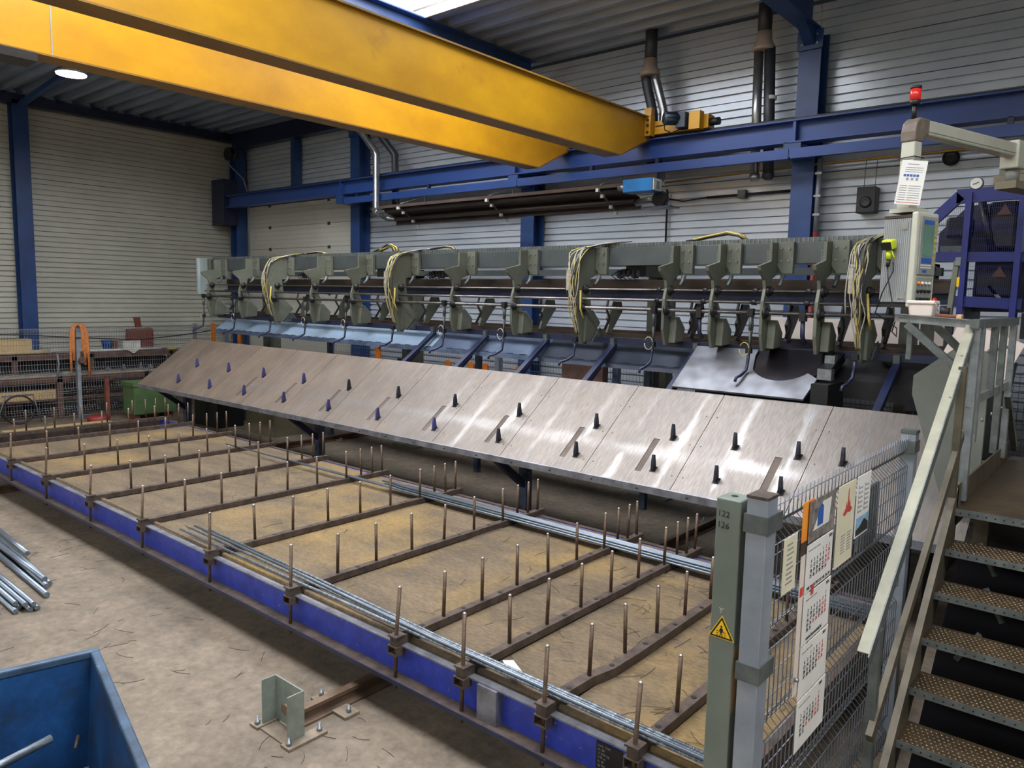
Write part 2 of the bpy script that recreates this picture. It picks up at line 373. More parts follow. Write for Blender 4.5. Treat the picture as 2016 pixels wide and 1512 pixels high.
# roof: trapezoidal deck sheets, two strips of roof lights and one added fill strip left open
cl = MB().box(XL-.2, XR+.2, YF-.2, YF+.02, ROOF+.12, ROOF+.3)
SKY = [(5.82, 8.07, -12.4, -4.15), (1.32, 3.57, -12.4, 5.8), (-7.68, -5.43, -18.0, 6.0)]  # last strip is unseen, added to light the front of the hall
NS = 27; SW = .75
def strip_of(y0, y1):
    for (a, b_, x0, x1) in SKY:
        if y0 > a-.3 and y1 < b_+.3: return (a, b_, x0, x1)
ceil = thing('ceiling', (-5.5, 1, ROOF), 'trapezoidal steel roof deck of the hall', 'ceiling', kind='structure')
deckmesh = {}
def deck_sheet(y1, x0, x1):
    key = round(x1-x0, 3)
    if key not in deckmesh:
        bot = []; top = []
        for k in range(2):
            y = y1-SW+k*.375
            bot += [(y, ROOF+.11), (y+.09, ROOF+.11), (y+.14, ROOF), (y+.24, ROOF), (y+.29, ROOF+.11)]
        bot += [(y1, ROOF+.11)]
        o = MB().prism(bot+[(y1, ROOF+.14), (y1-SW, ROOF+.14)], x0, x1, 'x').build('roof_sheet', 'roof_steel', ceil)
        deckmesh[key] = (o, y1, x0)
    else:
        o, yy, xx = deckmesh[key]; c = dup(o, (x0-xx, y1-yy, 0), None, ceil); c.location = Vector(o.location)+Vector((x0-xx, y1-yy, 0))
XE = [-19.3, -13.78, -8.84, -3.95, .97, 5.9, 8.2]
for i in range(NS):
    y1 = 11.07-i*SW
    st = strip_of(y1-SW, y1)
    for a, b_ in zip(XE[:-1], XE[1:]):
        if st is None: deck_sheet(y1, a, b_); continue
        if a < st[2]: deck_sheet(y1, a, min(b_, st[2]))
        if b_ > st[3]: deck_sheet(y1, max(a, st[3]), b_)
cl.build('trim_1', 'roof_steel', kind='structure')
for n, (a, b_, x0, x1) in enumerate(SKY):
    H = .46
    sk = thing('window_%d' % (n+1), ((x0+x1)/2, (a+b_)/2, ROOF), 'translucent roof light strip with a cream upstand', 'roof light', kind='structure')  # the third is added fill light, not a known roof light
    e = MB().box(x0-.04, x1+.04, b_, b_+.04, ROOF-.02, ROOF+H).box(x0-.04, x1+.04, a-.04, a, ROOF-.02, ROOF+H).box(x0-.04, x0, a, b_, ROOF-.02, ROOF+H).box(x1, x1+.04, a, b_, ROOF-.02, ROOF+H)
    e.build('upstand', 'cream', sk)
    k = int(round((x1-x0)/1.5)); ww = (x1-x0)/k
    for i in range(k): MB().box(x0+i*ww+.02, x0+(i+1)*ww-.02, a, b_, ROOF+H, ROOF+H+.03).build('pane', 'skylight', sk)
    g = MB()
    for i in range(1, k): g.box(x0+i*ww-.02, x0+i*ww+.02, a, b_, ROOF+H-.01, ROOF+H+.05)
    g.build('glazing_bars', 'cream', sk)
# ------------------------------------------------------------------ steel frame
def column_b(x, lab, y0=10.72, z1=6.4):
    t = thing('steel_column', (x, y0+.15, 0), lab, 'column', 'blue steel columns of the hall')
    MB().prism([(x-.15, y0), (x+.15, y0), (x+.15, y0+.02), (x+.008, y0+.02), (x+.008, y0+.28), (x+.15, y0+.28), (x+.15, y0+.3), (x-.15, y0+.3), (x-.15, y0+.28), (x-.008, y0+.28), (x-.008, y0+.02), (x-.15, y0+.02)], 0, z1, 'z').build('profile', 'col_blue', t)
    MB().box(x-.17, x+.17, y0-.03, y0-.001, z1-.25, z1).build('cap_plate', 'col_blue', t)
    for bx in (-.1, .1):
        for bz in (.07, .18): MB().lathe([(.016, 0), (.016, .012)], (x+bx, y0-.042, z1-bz), 6, 'y').build('bolt', 'galv', t)
    MB().box(x-.11, x+.11, 10.3, y0-.001, 4.68, 4.86).build('corbel', 'col_blue', t)
    return t
for x, l in ((-13.78, 'blue steel column beside the pale sectional door'), (-8.84, 'blue steel column behind the brown radiant heater'), (-3.95, 'blue steel column with the grey conduit on its right side'), (.97, 'blue steel column out past the blue machine guard')):
    column_b(x, l)
t = thing('steel_column', (-18.86, 10.8, 0), 'dark blue corner column between the two ribbed walls', 'column', 'blue steel columns of the hall')
MB().box(-19.0, -18.98, 10.7, 11.0, 0, 6.5).box(-18.72, -18.7, 10.7, 11.0, 0, 6.5).box(-18.98, -18.72, 10.85, 10.87, 0, 6.5).build('profile', 'col_blue', t)
MB().box(-19.2, -18.6, 10.3, 10.69, 4.45, 5.6).build('bracket_plate', 'navy', t)
for y, l in ((5.88, 'blue steel column on the ribbed left wall'), (.95, 'blue steel column on the left wall near the photographer')):
    t = thing('steel_column', (-19.1, y, 0), l, 'column', 'blue steel columns of the hall')
    MB().prism([(-18.95, y-.15), (-18.95, y+.15), (-18.97, y+.15), (-18.97, y+.008), (-19.23, y+.008), (-19.23, y+.15), (-19.25, y+.15), (-19.25, y-.15), (-19.23, y-.15), (-19.23, y-.008), (-18.97, y-.008), (-18.97, y-.15)], 0, 6.7, 'z').build('profile', 'col_blue', t)
MB().box(-19.2, -18.95, YF, 10.9, 6.62, 6.82).build('eaves_beam', 'navy', label='dark blue eaves beam along the top of the left wall', cat='beam')
MB().box(-18.9, -13.95, 10.72, 10.95, 6.42, 6.82).build('eaves_beam', 'navy', label='dark blue eaves beam above the sectional door', cat='beam')
MB().box(-16.42, -16.24, 10.85, 11.04, 5.21, 6.41).build('wall_post', 'col_blue', label='short blue post above the crane rail over the sectional door', cat='post')
for x, l in ((-13.78, 'blue roof rafter over the sectional door end'), (-8.84, 'blue roof rafter just behind the yellow crane'), (-3.95, 'blue roof rafter above the column with the conduit'), (.97, 'blue roof rafter at the right end of the hall')):
    r = thing('roof_rafter', (x, 1, 6.4), l, 'beam', 'blue roof rafters')
    MB().ibeam_y(YF+.05, 10.72, x, 6.41, 6.84, .26).build('profile', 'col_blue', r)
    MB().prism([(10.7, 6.2), (10.7, 6.409), (10.3, 6.409)], x-.07, x+.07, 'x').build('haunch', 'col_blue', r)
MB().beam((-18.94, 5.88, 6.6), (-16.5, 5.88, 6.8), .1, .1).build('roof_brace', 'col_blue', label='blue brace rising from the left wall column to the roof', cat='beam')
# crane runway
rw = thing('crane_runway', (-6, 10.45, 4.87), 'blue crane runway beam along the back wall', 'beam')
MB().ibeam_x(-18.55, 7.9, 10.43, 4.87, 5.17, .24, .02, .014).build('runway_beam', 'rail_blue', rw)
MB().box(-18.55, 7.9, 10.40, 10.46, 5.17, 5.21).build('crane_rail', 'dark_machine', rw)
for x in (-13.78, -8.84, -3.95, .97): MB().box(x-.02, x+.02, 10.325, 10.41, 4.89, 5.15).build('stiffener', 'rail_blue', rw)
r2 = thing('conductor_beam', (-4, 10.36, 4.66), 'thin blue channel under the crane runway beam', 'beam')
for i, (a, b_) in enumerate(((-13.6, -8.75), (-8.72, -4.0), (-3.97, 7.9))):
    MB().prism([(10.29, 4.66), (10.37, 4.66), (10.37, 4.675), (10.305, 4.675), (10.305, 4.775), (10.37, 4.775), (10.37, 4.79), (10.29, 4.79)], a, b_, 'x').build('channel', 'rail_blue', r2)
for x in (-13.2, -11.0, -8.85, -7.2, -6.0, -4.05, -1.5): MB().box(x-.03, x+.03, 10.31, 10.36, 4.79, 4.88).build('hanger', 'navy', r2)
# ------------------------------------------------------------------ overhead crane
cr = thing('bridge_crane', (-7.0, 1.5, 4.79), 'yellow double girder overhead crane across the hall', 'crane')
def girder(x1, x0, z0, z1):
    prof = [(-8.8, z0), (9.57, z0), (10.36, 5.17), (10.42, 5.215), (10.42, z1), (-8.8, z1)]
    g = MB().prism(prof, x0, x1, 'x').build('girder', 'crane_yellow', cr)
    MB().prism([(-8.8, z0-.016), (9.58, z0-.016), (10.38, 5.155), (10.38, 5.175), (9.57, z0), (-8.8, z0)], x0-.02, x1+.015, 'x').build('bottom_flange', 'crane_flange', g)
    MB().box(x0-.04, x1+.04, -8.8, 10.43, z1, z1+.02).build('top_flange', 'crane_flange', g)
    MB().box((x0+x1)/2-.03, (x0+x1)/2+.03, -8.8, 10.3, z1+.02, z1+.06).build('trolley_rail', 'dark_machine', g)
    return g
g1 = girder(-6.19, -6.434, 4.834, 5.477); g2 = girder(-7.69, -7.905, 4.79, 5.457)
MB().box(-7.689, -7.684, 2.655, 2.668, 4.79, 5.4).build('weld_seam', 'cream', g2)
MB().box(-7.93, -7.65, 2.2, 2.53, 4.70, 4.772).build('rail_clamp', 'dark_machine', g2)
MB().box(-7.93, -7.65, 1.6, 2.199, 4.73, 4.772).build('rail_clamp', 'dark_machine', g2)
ec = MB().box(-8.7, -5.2, 10.33, 10.53, 5.222, 5.42).build('end_carriage', 'crane_yellow', cr, bevel=.008)
MB().box(-6.188, -6.09, 10.24, 10.329, 5.2, 5.47).build('joint_plate', 'crane_yellow', ec)
MB().box(-6.089, -6.07, 10.2, 10.329, 5.19, 5.49).build('joint_plate', 'crane_yellow', ec)
for z in (5.25, 5.35, 5.43): MB().lathe([(.02, 0), (.02, -.016)], (-6.14, 10.239, z), 6, 'y').build('bolt', 'dark_machine', ec)
MB().box(-6.32, -6.2, 10.432, 10.53, 5.48, 5.66).build('end_stop', 'crane_yellow', cr)
mo = MB().tube([(-5.76, 10.04, 5.37), (-5.60, 10.2, 5.37)], .082, 16).build('motor', 'motor_blue', ec)
mo2 = MB().tube([(-5.768, 10.032, 5.37), (-5.755, 10.045, 5.37)], .052, 16).build('fan_cover', 'black', mo)
f_ = MB()
for k in range(10):
    a = 2*PI*k/10; f_.beam((-5.74, 10.06, 5.37), (-5.62, 10.18, 5.37), .004, .19, (math.cos(a), .3, math.sin(a)))
f_.build('cooling_fins', 'motor_blue', mo, kind='stuff')
MB().box(-5.62, -5.47, 10.14, 10.32, 5.23, 5.45).build('gearbox', 'motor_blue', ec, bevel=.01)
MB().box(-5.44, -5.27, 10.2, 10.329, 5.2, 5.45).build('drive_plate', 'crane_yellow', ec)
MB().tube([(-5.2, 10.4, 5.31), (-5.06, 10.4, 5.31)], .055, 14).build('rubber_buffer', 'black', ec)
MB().tube([(-5.78, 10.1, 5.3), (-5.78, 10.12, 5.22), (-5.68, 10.15, 5.17), (-5.58, 10.2, 5.22)], .01, 6).build('motor_cable', 'black', ec)
MB().tube([(-6.05, 10.322, 5.34), (-5.7, 10.322, 5.35)], .007, 6).build('cable_run', 'dark_machine', ec)
# lamp
lm = thing('high_bay_lamp', (-13.9, 5.08, 6.2), 'round white high bay lamp glowing under the roof', 'lamp')
MB().lathe([(.22, 0), (.22, .012)], (-13.9, 5.08, 6.2), 28).build('diffuser', 'lamp_disc', lm)
MB().lathe([(.232, .013), (.235, .05), (.17, .1), (.1, .16), (.05, .2)], (-13.9, 5.08, 6.2), 28).build('housing', 'galv_dark', lm)
MB().tube([(-13.9, 5.08, 6.4), (-13.9, 5.08, 6.85)], .01, 6).build('suspension', 'galv_dark', lm)
# ------------------------------------------------------------------ heaters, flues, services on the back wall
ht = thing('radiant_heater', (-8.8, 9.9, 4.15), 'long brown radiant tube heater hanging under the crane runway', 'heater')
ax = V(0, .45, -.25).normalized(); nrm = V(0, .25, .45).normalized()
c0 = V(0, 9.72, 4.43)
def hp(u, n, x): p = c0+ax*u+nrm*n; return (x, p.y, p.z)
m_ = MB(); prof = [(-.02, -.06), (0, .02), (.12, .06), (.26, .02), (.4, .06), (.52, .02), (.54, -.06), (.53, -.06), (.51, .01), (.4, .048), (.26, .008), (.12, .048), (.01, .01), (-.01, -.06)]
m_.prism([(hp(u, n, 0)[1], hp(u, n, 0)[2]) for u, n in prof], -11.75, -6.15, 'x').build('reflector', 'heater_brown', ht)
for u in (.12, .40): MB().tube([hp(u, -.01, -11.65), hp(u, -.01, -6.2)], .045, 12).build('radiant_tube', 'heater_tube', ht)
MB().tube([hp(.12, -.01, -11.65), hp(.14, -.01, -11.84), hp(.26, -.01, -11.92), hp(.38, -.01, -11.84), hp(.40, -.01, -11.65)], .05, 12).build('return_bend', 'pipe_silver', ht)
for x in (-11.1, -8.85, -6.6):
    b1 = MB().beam(hp(-.04, -.075, x), hp(.58, -.075, x), .025, .02).build('bracket', 'galv_dark', ht)
    for u in (-.03, .12, .40, .56): MB().box(x-.025, x+.025, hp(u, -.1, x)[1]-.02, hp(u, -.1, x)[1]+.02, hp(u, -.1, x)[2]-.02, hp(u, -.1, x)[2]+.03).build('clip', 'plastic_white', b1)
    MB().tube([hp(-.03, .0, x), (x, 10.33, 4.655)], .006, 5).build('chain', 'galv', ht)
    MB().tube([hp(.56, .0, x), (x, 10.33, 4.655)], .006, 5).build('chain', 'galv', ht)
bx = MB().box(-6.1, -5.62, 9.55, 9.8, 4.28, 4.46).build('burner_box', 'heater_blue', ht, bevel=.006)
MB().box(-5.618, -5.6, 9.57, 9.78, 4.29, 4.45).build('burner_panel', 'plastic_white', ht)
MB().box(-5.598, -5.59, 9.62, 9.72, 4.32, 4.42).build('rating_label', 'ink_grey', bx)
MB().tube([(-6.25, 9.68, 4.37), (-6.1, 9.68, 4.37)], .045, 12).build('burner_pipe', 'pipe_silver', ht)
MB().tube([(-6.2, 10.1, 4.2), (-5.95, 10.05, 4.22), (-5.7, 10.0, 4.22)], .055, 12).build('fan_pipe', 'pipe_silver', ht)
MB().lathe([(.11, 0), (.12, .05), (.11, .12)], (-5.72, 9.92, 4.21), 16, 'y').build('flue_fan', 'dark_machine', ht)
MB().box(-5.95, -5.5, 9.85, 10.15, 4.08, 4.1).build('fan_tray', 'chute_lip', ht)
def flue(name, lab, pa, pb, z_split, x, y, m1='pipe_dark', m2='pipe_silver'):
    t = thing(name, (x, y, 4.5), lab, 'pipe')
    MB().tube([(x, y, z_split+.18), (x, y, ROOF+.1)], .095, 16).build('roof_stack', 'pipe_dark', t)
    MB().lathe([(.1, .18), (.105, .06), (.16, -.03), (.16, -.07), (.13, -.08)], (x, y, z_split), 18).build('twin_adapter', 'pipe_cap', t)
    MB().tube(pa, .075, 14).build('flue_leg', m1, t)
    MB().tube(pb, .065, 14).build('flue_leg', m2, t)
    return t
t = flue('twin_flue', 'twin flue pipes bent towards the blue burner box', [(-6.44, 10.62, 6.2), (-6.42, 10.62, 6.1), (-6.31, 10.68, 5.6), (-6.3, 10.68, 4.75)], [(-6.27, 10.62, 6.2), (-6.25, 10.62, 6.1), (-6.12, 10.66, 5.65), (-6.12, 10.66, 4.62), (-6.02, 10.3, 4.45)], 6.26, -6.36, 10.62)
t = flue('twin_flue', 'straight pair of flue pipes beside the conduit column', [(-4.47, 10.62, 6.25), (-4.40, 10.64, 4.55)], [(-4.63, 10.62, 6.25), (-4.60, 10.64, 4.55)], 6.3, -4.56, 10.62)
MB().lathe([(.072, 0), (.078, -.06), (.05, -.1)], (-4.60, 10.64, 4.56), 14).build('end_cap', 'pipe_silver', t)
MB().lathe([(.08, 0), (.086, -.06), (.05, -.1)], (-4.40, 10.64, 4.56), 14).build('end_cap', 'pipe_dark', t)
MB().lathe([(.085, 0), (.085, .05)], (-4.43, 10.64, 5.55), 14).build('clamp_band', 'plastic_white', t)
t = thing('twin_flue', (-12.4, 10.2, 4.4), 'silver flue pipe rising beside the column at the heater far end', 'pipe')
MB().tube([(-13.1, 10.2, 6.85), (-13.05, 10.2, 6.2), (-12.45, 10.2, 5.63), (-12.41, 10.2, 5.55), (-12.41, 10.2, 4.5), (-12.36, 10.15, 4.40), (-12.2, 10.1, 4.38)], .07, 14).build('flue_leg', 'pipe_silver', t)
MB().tube([(-12.9, 10.5, 6.85), (-12.85, 10.5, 6.2), (-12.3, 10.6, 5.6), (-12.27, 10.6, 4.5), (-12.1, 10.4, 4.42)], .075, 14).build('flue_leg', 'pipe_dark', t)
MB().tube([(-14.1, 10.9, 6.4), (-13.99, 10.9, 6.0), (-13.98, 10.9, 0.1)], .03, 8).build('drain_pipe', 'pipe_grey', label='thin grey pipe running down left of the column by the door', cat='pipe')
t = thing('conduit', (-3.72, 10.7, 3.4), 'grey conduit with a red lower end beside the column', 'pipe')
MB().tube([(-3.72, 10.72, 3.72), (-3.72, 10.72, 4.7)], .035, 10).build('upper_tube', 'pipe_grey', t)
MB().tube([(-3.72, 10.72, .1), (-3.72, 10.72, 3.72)], .036, 10).build('red_tube', 'red_dull', t)
for z in (4.2, 3.95, 4.5): MB().box(-3.765, -3.675, 10.68, 10.76, z-.015, z+.015).build('pipe_clip', 'galv', t)
MB().tube([(-6.2, 10.93, 4.6), (-3.9, 10.93, 4.66), (-.5, 10.93, 4.69), (4, 10.93, 4.72)], .014, 6).build('gas_pipe', 'gas_yellow', label='thin yellow gas line running along the back wall', cat='pipe')
t = thing('wall_cable', (-5.3, 10.98, 4.33), 'dark cable duct with a junction box on the back wall', 'cable')
MB().tube([(-6.2, 11.0, 4.36), (-5.9, 11.0, 4.3), (-5.5, 11.0, 4.33)], .012, 6).tube([(-5.5, 11.0, 4.33), (-4.12, 11.0, 4.34)], .02, 6).build('cable', 'black_rubber', t)
MB().box(-4.98, -4.86, 10.94, 11.03, 4.28, 4.4).build('junction_box', 'galv_dark', t)
MB().tube([(-6.18, 11.0, 3.2), (-6.18, 11.0, 4.45), (-6.2, 11.0, 4.5)], .018, 6).build('wall_drop_cable', 'black_rubber', label='thin dark vertical cable on the wall right of the heater', cat='cable')
t = thing('wall_speaker', (-3.13, 10.9, 3.95), 'square black loudspeaker hanging on the back wall', 'speaker')
MB().box(-3.26, -3.02, 10.86, 11.04, 3.96, 4.3).build('cabinet', 'black', t, bevel=.01)
MB().lathe([(.07, 0), (.075, -.008), (.05, -.012), (.02, -.004)], (-3.14, 10.858, 4.1), 20, 'y').build('driver', 'dark_machine', t)
for x in (-3.2, -3.06): MB().tube([(x, 10.95, 4.3), (x, 10.98, 4.67)], .004, 5).build('hanging_wire', 'black', t)
MB().lathe([(.09, 0), (.1, -.06), (.06, -.1)], (-2.2, 11.05, 4.6), 16, 'y').build('wall_fan', 'black', label='small round black vent on the back wall by the pendant arm', cat='vent')
t = thing('cable_reel', (-18.3, 10.4, 6.05), 'round reel high in the far corner under the roof', 'reel')
MB().lathe([(.16, 0), (.16, .05), (.08, .05), (.08, .15), (.16, .15), (.16, .2)], (-18.4, 10.3, 6.2), 18, 'y').build('drum', 'dark_machine', t)
MB().beam((-18.4, 10.45, 6.2), (-18.71, 10.75, 6.2), .05, .05).build('reel_bracket', 'dark_machine', t)
MB().tube([(-18.5, 10.3, 6.1), (-18.4, 10.4, 5.9), (-18.15, 10.6, 5.6), (-18.05, 10.66, 5.2), (-18.05, 10.66, 3.0)], .02, 6).build('hose', 'pipe_grey', t)
# ================================================================== FLOOR RAILS AND WAGON
def floor_rail(x, lab, y0=2.62, y1=9.6):
    t = thing('floor_rail', (x, (y0+y1)/2, 0), lab, 'rail', 'floor rails under the wagon')
    MB().prism([(x-.06, 0), (x+.06, 0), (x+.06, .014), (x+.012, .025), (x+.012, .065), (x+.03, .075), (x+.03, .1), (x-.03, .1), (x-.03, .075), (x-.012, .065), (x-.012, .025), (x-.06, .014)], y0, y1, 'y').build('rail', 'rail_rust', t)
    for y in (2.92, 4.4, 7.0, 8.6):
        for s in (-1, 1):
            c = MB().box(x+s*.12-.07, x+s*.12+.07, y-.06, y+.06, 0, .022).build('clip_plate', 'stop_base', t, bevel=.004)
            MB().lathe([(.016, 0), (.016, .03), (.008, .03), (.008, .05)], (x+s*.15, y, .022), 6).build('bolt', 'galv', c)
    return t
floor_rail(-3.98, 'rusty floor rail ending at the grey green buffer box')
floor_rail(-11.63, 'rusty floor rail under the far end of the wagon')
bs = thing('rail_buffer', (-3.98, 2.52, 0), 'open grey green steel buffer box bolted at the rail end', 'rail stop')
MB().box(-4.13, -3.82, 2.565, 2.575, .02, .31).box(-4.13, -4.122, 2.47, 2.565, .02, .31).box(-3.828, -3.82, 2.455, 2.565, .02, .31).build('buffer_plates', 'stop_green', bs)
for x in (-4.15, -3.8): 
    MB().box(x-.045, x+.045, 2.42, 2.70, 0, .018).build('base_plate', 'stop_base', bs)
    for y in (2.45, 2.67): MB().lathe([(.018, 0), (.018, .02), (.009, .02), (.009, .05)], (x, y, .018), 6).build('bolt', 'galv', bs)
MB().box(-4.1, -3.85, 2.44, 2.56, 0, .012).build('floor_plate', 'stop_base', bs)
MB().lathe([(.035, 0), (.035, .03)], (-3.98, 2.535, .14), 14, 'y').build('buffer_stud', 'rail_rust', bs)

BARS = [-13.12, -12.3, -11.04, -9.81, -8.52, -7.28, -5.99, -4.785, -3.59, -2.99, -2.372, -1.80]
PY = [3.15, 3.545, 3.935, 4.33, 4.72, 5.115, 5.53, 5.75, 5.92, 6.08]
WX0, WX1 = -13.28, -1.32
wg = thing('storage_wagon', ((WX0+WX1)/2, 4.6, 0), 'long low blue stock wagon with rows of upright steel pins', 'wagon')
for y, s in ((3.185, -1), (6.05, 1)):
    sb = MB().prism([(y-.012, .275), (y+.012, .275), (y+.012, .487), (y-.012, .487)], WX0, WX1, 'x').build('side_beam', 'wagon_blue', wg)
    MB().box(WX0, WX1, y-.055 if s < 0 else y, y if s < 0 else y+.055, .487, .497).build('top_flange', 'rim_steel' if s < 0 else 'rust_bar', sb)
    MB().box(WX0, WX1, y-.115 if s < 0 else y, y if s < 0 else y+.115, .262, .275).build('bottom_flange', 'rust_bar', sb)
    MB().box(WX0, WX1, y-.12 if s < 0 else y+.115, y-.115 if s < 0 else y+.12, .255, .282).build('flange_lip', 'navy', sb)
    if s < 0:
        MB().box(-2.87, -2.72, y-.07, y-.012, .276, .487).build('splice_plate', 'rim_steel', sb, label='scuffed splice plate on the blue beam')
        np_ = MB().box(-2.06, -1.90, y-.018, y-.0125, .30, .45).build('name_plate', 'black', sb)
        for k in range(6): text_mesh(['mod. 1240', 'nr. 08', '12 000 kg', '2.95 m', 'bj. 98', 'kg 900'][k], .018, frame3((-2.05, y-.0185, .425-k*.022), (1, 0, 0), (0, 0, 1)), 'ink_grey', 'plate_text', wg)
for x in (WX0+.03, WX1-.03): MB().box(x-.03, x+.03, 3.2, 6.03, .28, .487).build('end_beam', 'rust_bar', wg)
# deck boards between the bars
edges = [WX0+.06]+BARS+[WX1-.06]
for a, b_ in list(zip(edges[:-1], edges[1:]))[2:]:
    MB().box(a+.032 if a in BARS else a, b_-.032 if b_ in BARS else b_, 3.20, 6.03, .478, .492+random.uniform(-.003, .003)).build('deck_panel', 'deck', wg)
MB().prism([(3.21, .494), (3.25, .494), (3.245, .512), (3.225, .516), (3.215, .51)], WX0+.1, WX1-.1, 'x').build('edge_strip', 'deck', wg)
pin0 = None
for i, x in enumerate(BARS):
    if i == 10:   # this bar is kinked near the front
        pts = [(3.09, 0), (3.32, -.012), (3.55, -.005), (3.72, .03), (4.0, .035), (6.16, .0)]
        m_ = MB()
        for (y0, d0), (y1, d1) in zip(pts[:-1], pts[1:]):
            m_.add([(x-.034+d0, y0, .495), (x+.034+d0, y0, .495), (x+.034+d0, y0, .552), (x-.034+d0, y0, .552), (x-.034+d1, y1, .495), (x+.034+d1, y1, .495), (x+.034+d1, y1, .552), (x-.034+d1, y1, .552)],
                   [(0, 1, 5, 4), (1, 2, 6, 5), (2, 3, 7, 6), (3, 0, 4, 7)] + ([(0, 3, 2, 1)] if y0 == 3.09 else []) + ([(4, 5, 6, 7)] if y1 == 6.16 else []))
        cb = m_.build('cross_bar', 'rust_bar', wg)
    else:
        cb = MB().box(x-.032, x+.032, 3.09, 6.16, .495, .55).build('cross_bar', 'rust_bar', wg, bevel=.003)
    MB().box(x-.045, x+.045, 3.08, 3.2, .4875, .494).box(x-.045, x-.037, 3.08, 3.15, .435, .4875).box(x+.037, x+.045, 3.08, 3.15, .435, .4875).box(x-.037, x+.037, 3.08, 3.15, .435, .442).build('bar_socket', 'rust_bar', cb)
    MB().box(x-.04, x+.04, 3.08, 3.165, .5515, .562).build('bar_cap', 'rust_bar', cb)
    h_ = MB()
    for y in [(a+b_)/2 for a, b_ in zip(PY[:7], PY[1:7])]: h_.lathe([(.017, 0), (.017, .002)], (x+(.03 if i == 10 and y > 3.6 else 0), y, .5505+(.002 if i == 10 else 0)), 10)
    h_.build('drilled_holes', 'black', cb)
    for j, y in enumerate(PY):
        lean = (random.uniform(-.008, .008), random.uniform(-.006, .006))
        if j == 0:
            p = MB().tube([(x, 3.11, .20), (x, 3.118, .56), (x+lean[0], 3.135+lean[1], .872)], .0125, 8).build('pin', 'rust_pin', cb)
            MB().lathe([(.0125, 0), (.0105, .01), (.004, .014)], (x+lean[0], 3.135+lean[1], .872), 8).build('pin_end', 'pin_tip', cb)
        else:
            q = 1.0 if j < 7 else 1.15
            p = MB().tube([(x, y, .552), (x+lean[0]*q, y+lean[1], .862)], .0125, 8).build('pin', 'rust_pin', cb)
            MB().lathe([(.0125, 0), (.0105, .01), (.004, .014)], (x+lean[0]*q, y+lean[1], .862), 8).build('pin_end', 'pin_tip', cb)
for x in (-3.98, -11.63):
    for y in (3.75, 5.5):
        wh = MB().lathe([(.05, -.05), (.082, -.05), (.082, .03), (.1, .03), (.1, .05), (.05, .05)], (x, y, .183), 22, 'x').build('wheel', 'dark_machine', wg)
        MB().box(x-.09, x-.07, y-.06, y+.06, .15, .478).box(x+.07, x+.09, y-.06, y+.06, .15, .478).build('wheel_fork', 'navy', wg)
# steel rods lying on the wagon: rear bundle, front bundle
def rod(path, r, m, lab, grp, n=8): return MB().tube(path, r, n).build('steel_rod', m, label=lab, cat='steel rod', group=grp)
k = 0
for lay, cnt in ((0, 7), (1, 6), (2, 4)):
    for i in range(cnt):
        y = 5.572 + .0225*i + lay*.011; z = .562 + lay*.0195
        x0 = -6.3 - random.uniform(0, .5) if not (lay == 0 and i in (0, 1, 2)) else (-10.1, -9.0, -8.2)[i]
        rod([(x0, y + (.0 if x0 > -8 else -.03), z+random.uniform(0, .003)), (-4.2, y+.01, z), (-1.25-random.uniform(0, .12), y, z)], .0105, 'rod_steel',
            'steel rod in the thick bundle along the back of the wagon' if x0 > -7 else ['longest thin rod running out of the rear bundle', 'second long thin rod running out of the rear bundle', 'third long thin rod running out of the rear bundle'][i], 'rods in the rear bundle')
for i, (xa, ya) in enumerate(((-6.66, 3.19), (-6.63, 3.27), (-6.5, 3.32), (-6.45, 3.36), (-6.60, 3.30))):
    y1 = 3.185+.023*(i % 4); z = .574 + (.02 if i == 4 else 0)
    rod([(xa, ya, z+.004), (-4.785, ya-.3*(ya-y1), z), (-3.3, y1+.01, z), (-1.22, y1, z)], .0105, 'rebar' if i < 4 else 'rod_steel', ['front rod lying closest to the wagon front pins', 'second front rod, its left end splayed a little back', 'third front rod with its end between the splayed ones', 'rearmost splayed rod along the wagon front', 'rod resting on top of the other front rods'][i], 'rods along the front of the wagon')
pp = MB().add([(-2.86, 3.33, .556), (-2.80, 3.36, .566), (-2.62, 3.27, .552), (-2.68, 3.22, .54), (-2.86, 3.33, .558), (-2.80, 3.36, .568), (-2.62, 3.27, .554), (-2.68, 3.22, .542)],
              [(0, 1, 2, 3), (7, 6, 5, 4), (0, 4, 5, 1), (1, 5, 6, 2), (2, 6, 7, 3), (3, 7, 4, 0)]).build('paper_slip', 'paper', label='white paper slip tucked under the front rods', cat='paper')
# wire offcuts strewn over deck and floor
s_ = MB()
def scrap(x, y, z, L=.12):
    a = random.uniform(0, 2*PI); c = random.uniform(-1.2, 1.2); pts = []
    for k in range(4): pts.append((x, y, z+.003)); x += math.cos(a)*L/3; y += math.sin(a)*L/3; a += c/3
    s_.tube(pts, .0018, 3)
for _ in range(150):
    x = random.choice((random.uniform(-3.5, -1.4), random.uniform(-2.9, -1.4), random.uniform(-9, -1.5))); y = random.uniform(3.3, 5.5); scrap(x, y, .494, random.uniform(.05, .22))
s_.build('wire_offcuts', 'wire_scrap', label='thin wire offcuts strewn over the wagon deck', cat='wire scrap', kind='stuff')
s_ = MB()
for _ in range(90): scrap(random.uniform(-9, -2.6), random.uniform(1.4, 3.0), 0, random.uniform(.04, .2))
s_.build('wire_offcuts', 'wire_scrap', label='thin wire offcuts strewn over the concrete floor', cat='wire scrap', kind='stuff')
MB().tube([(-1.76, 3.92, .567), (-1.68, 3.95, .567)], .012, 8).build('steel_stub', 'rod_steel', label='short steel stub lying on the last cross bar', cat='steel rod')
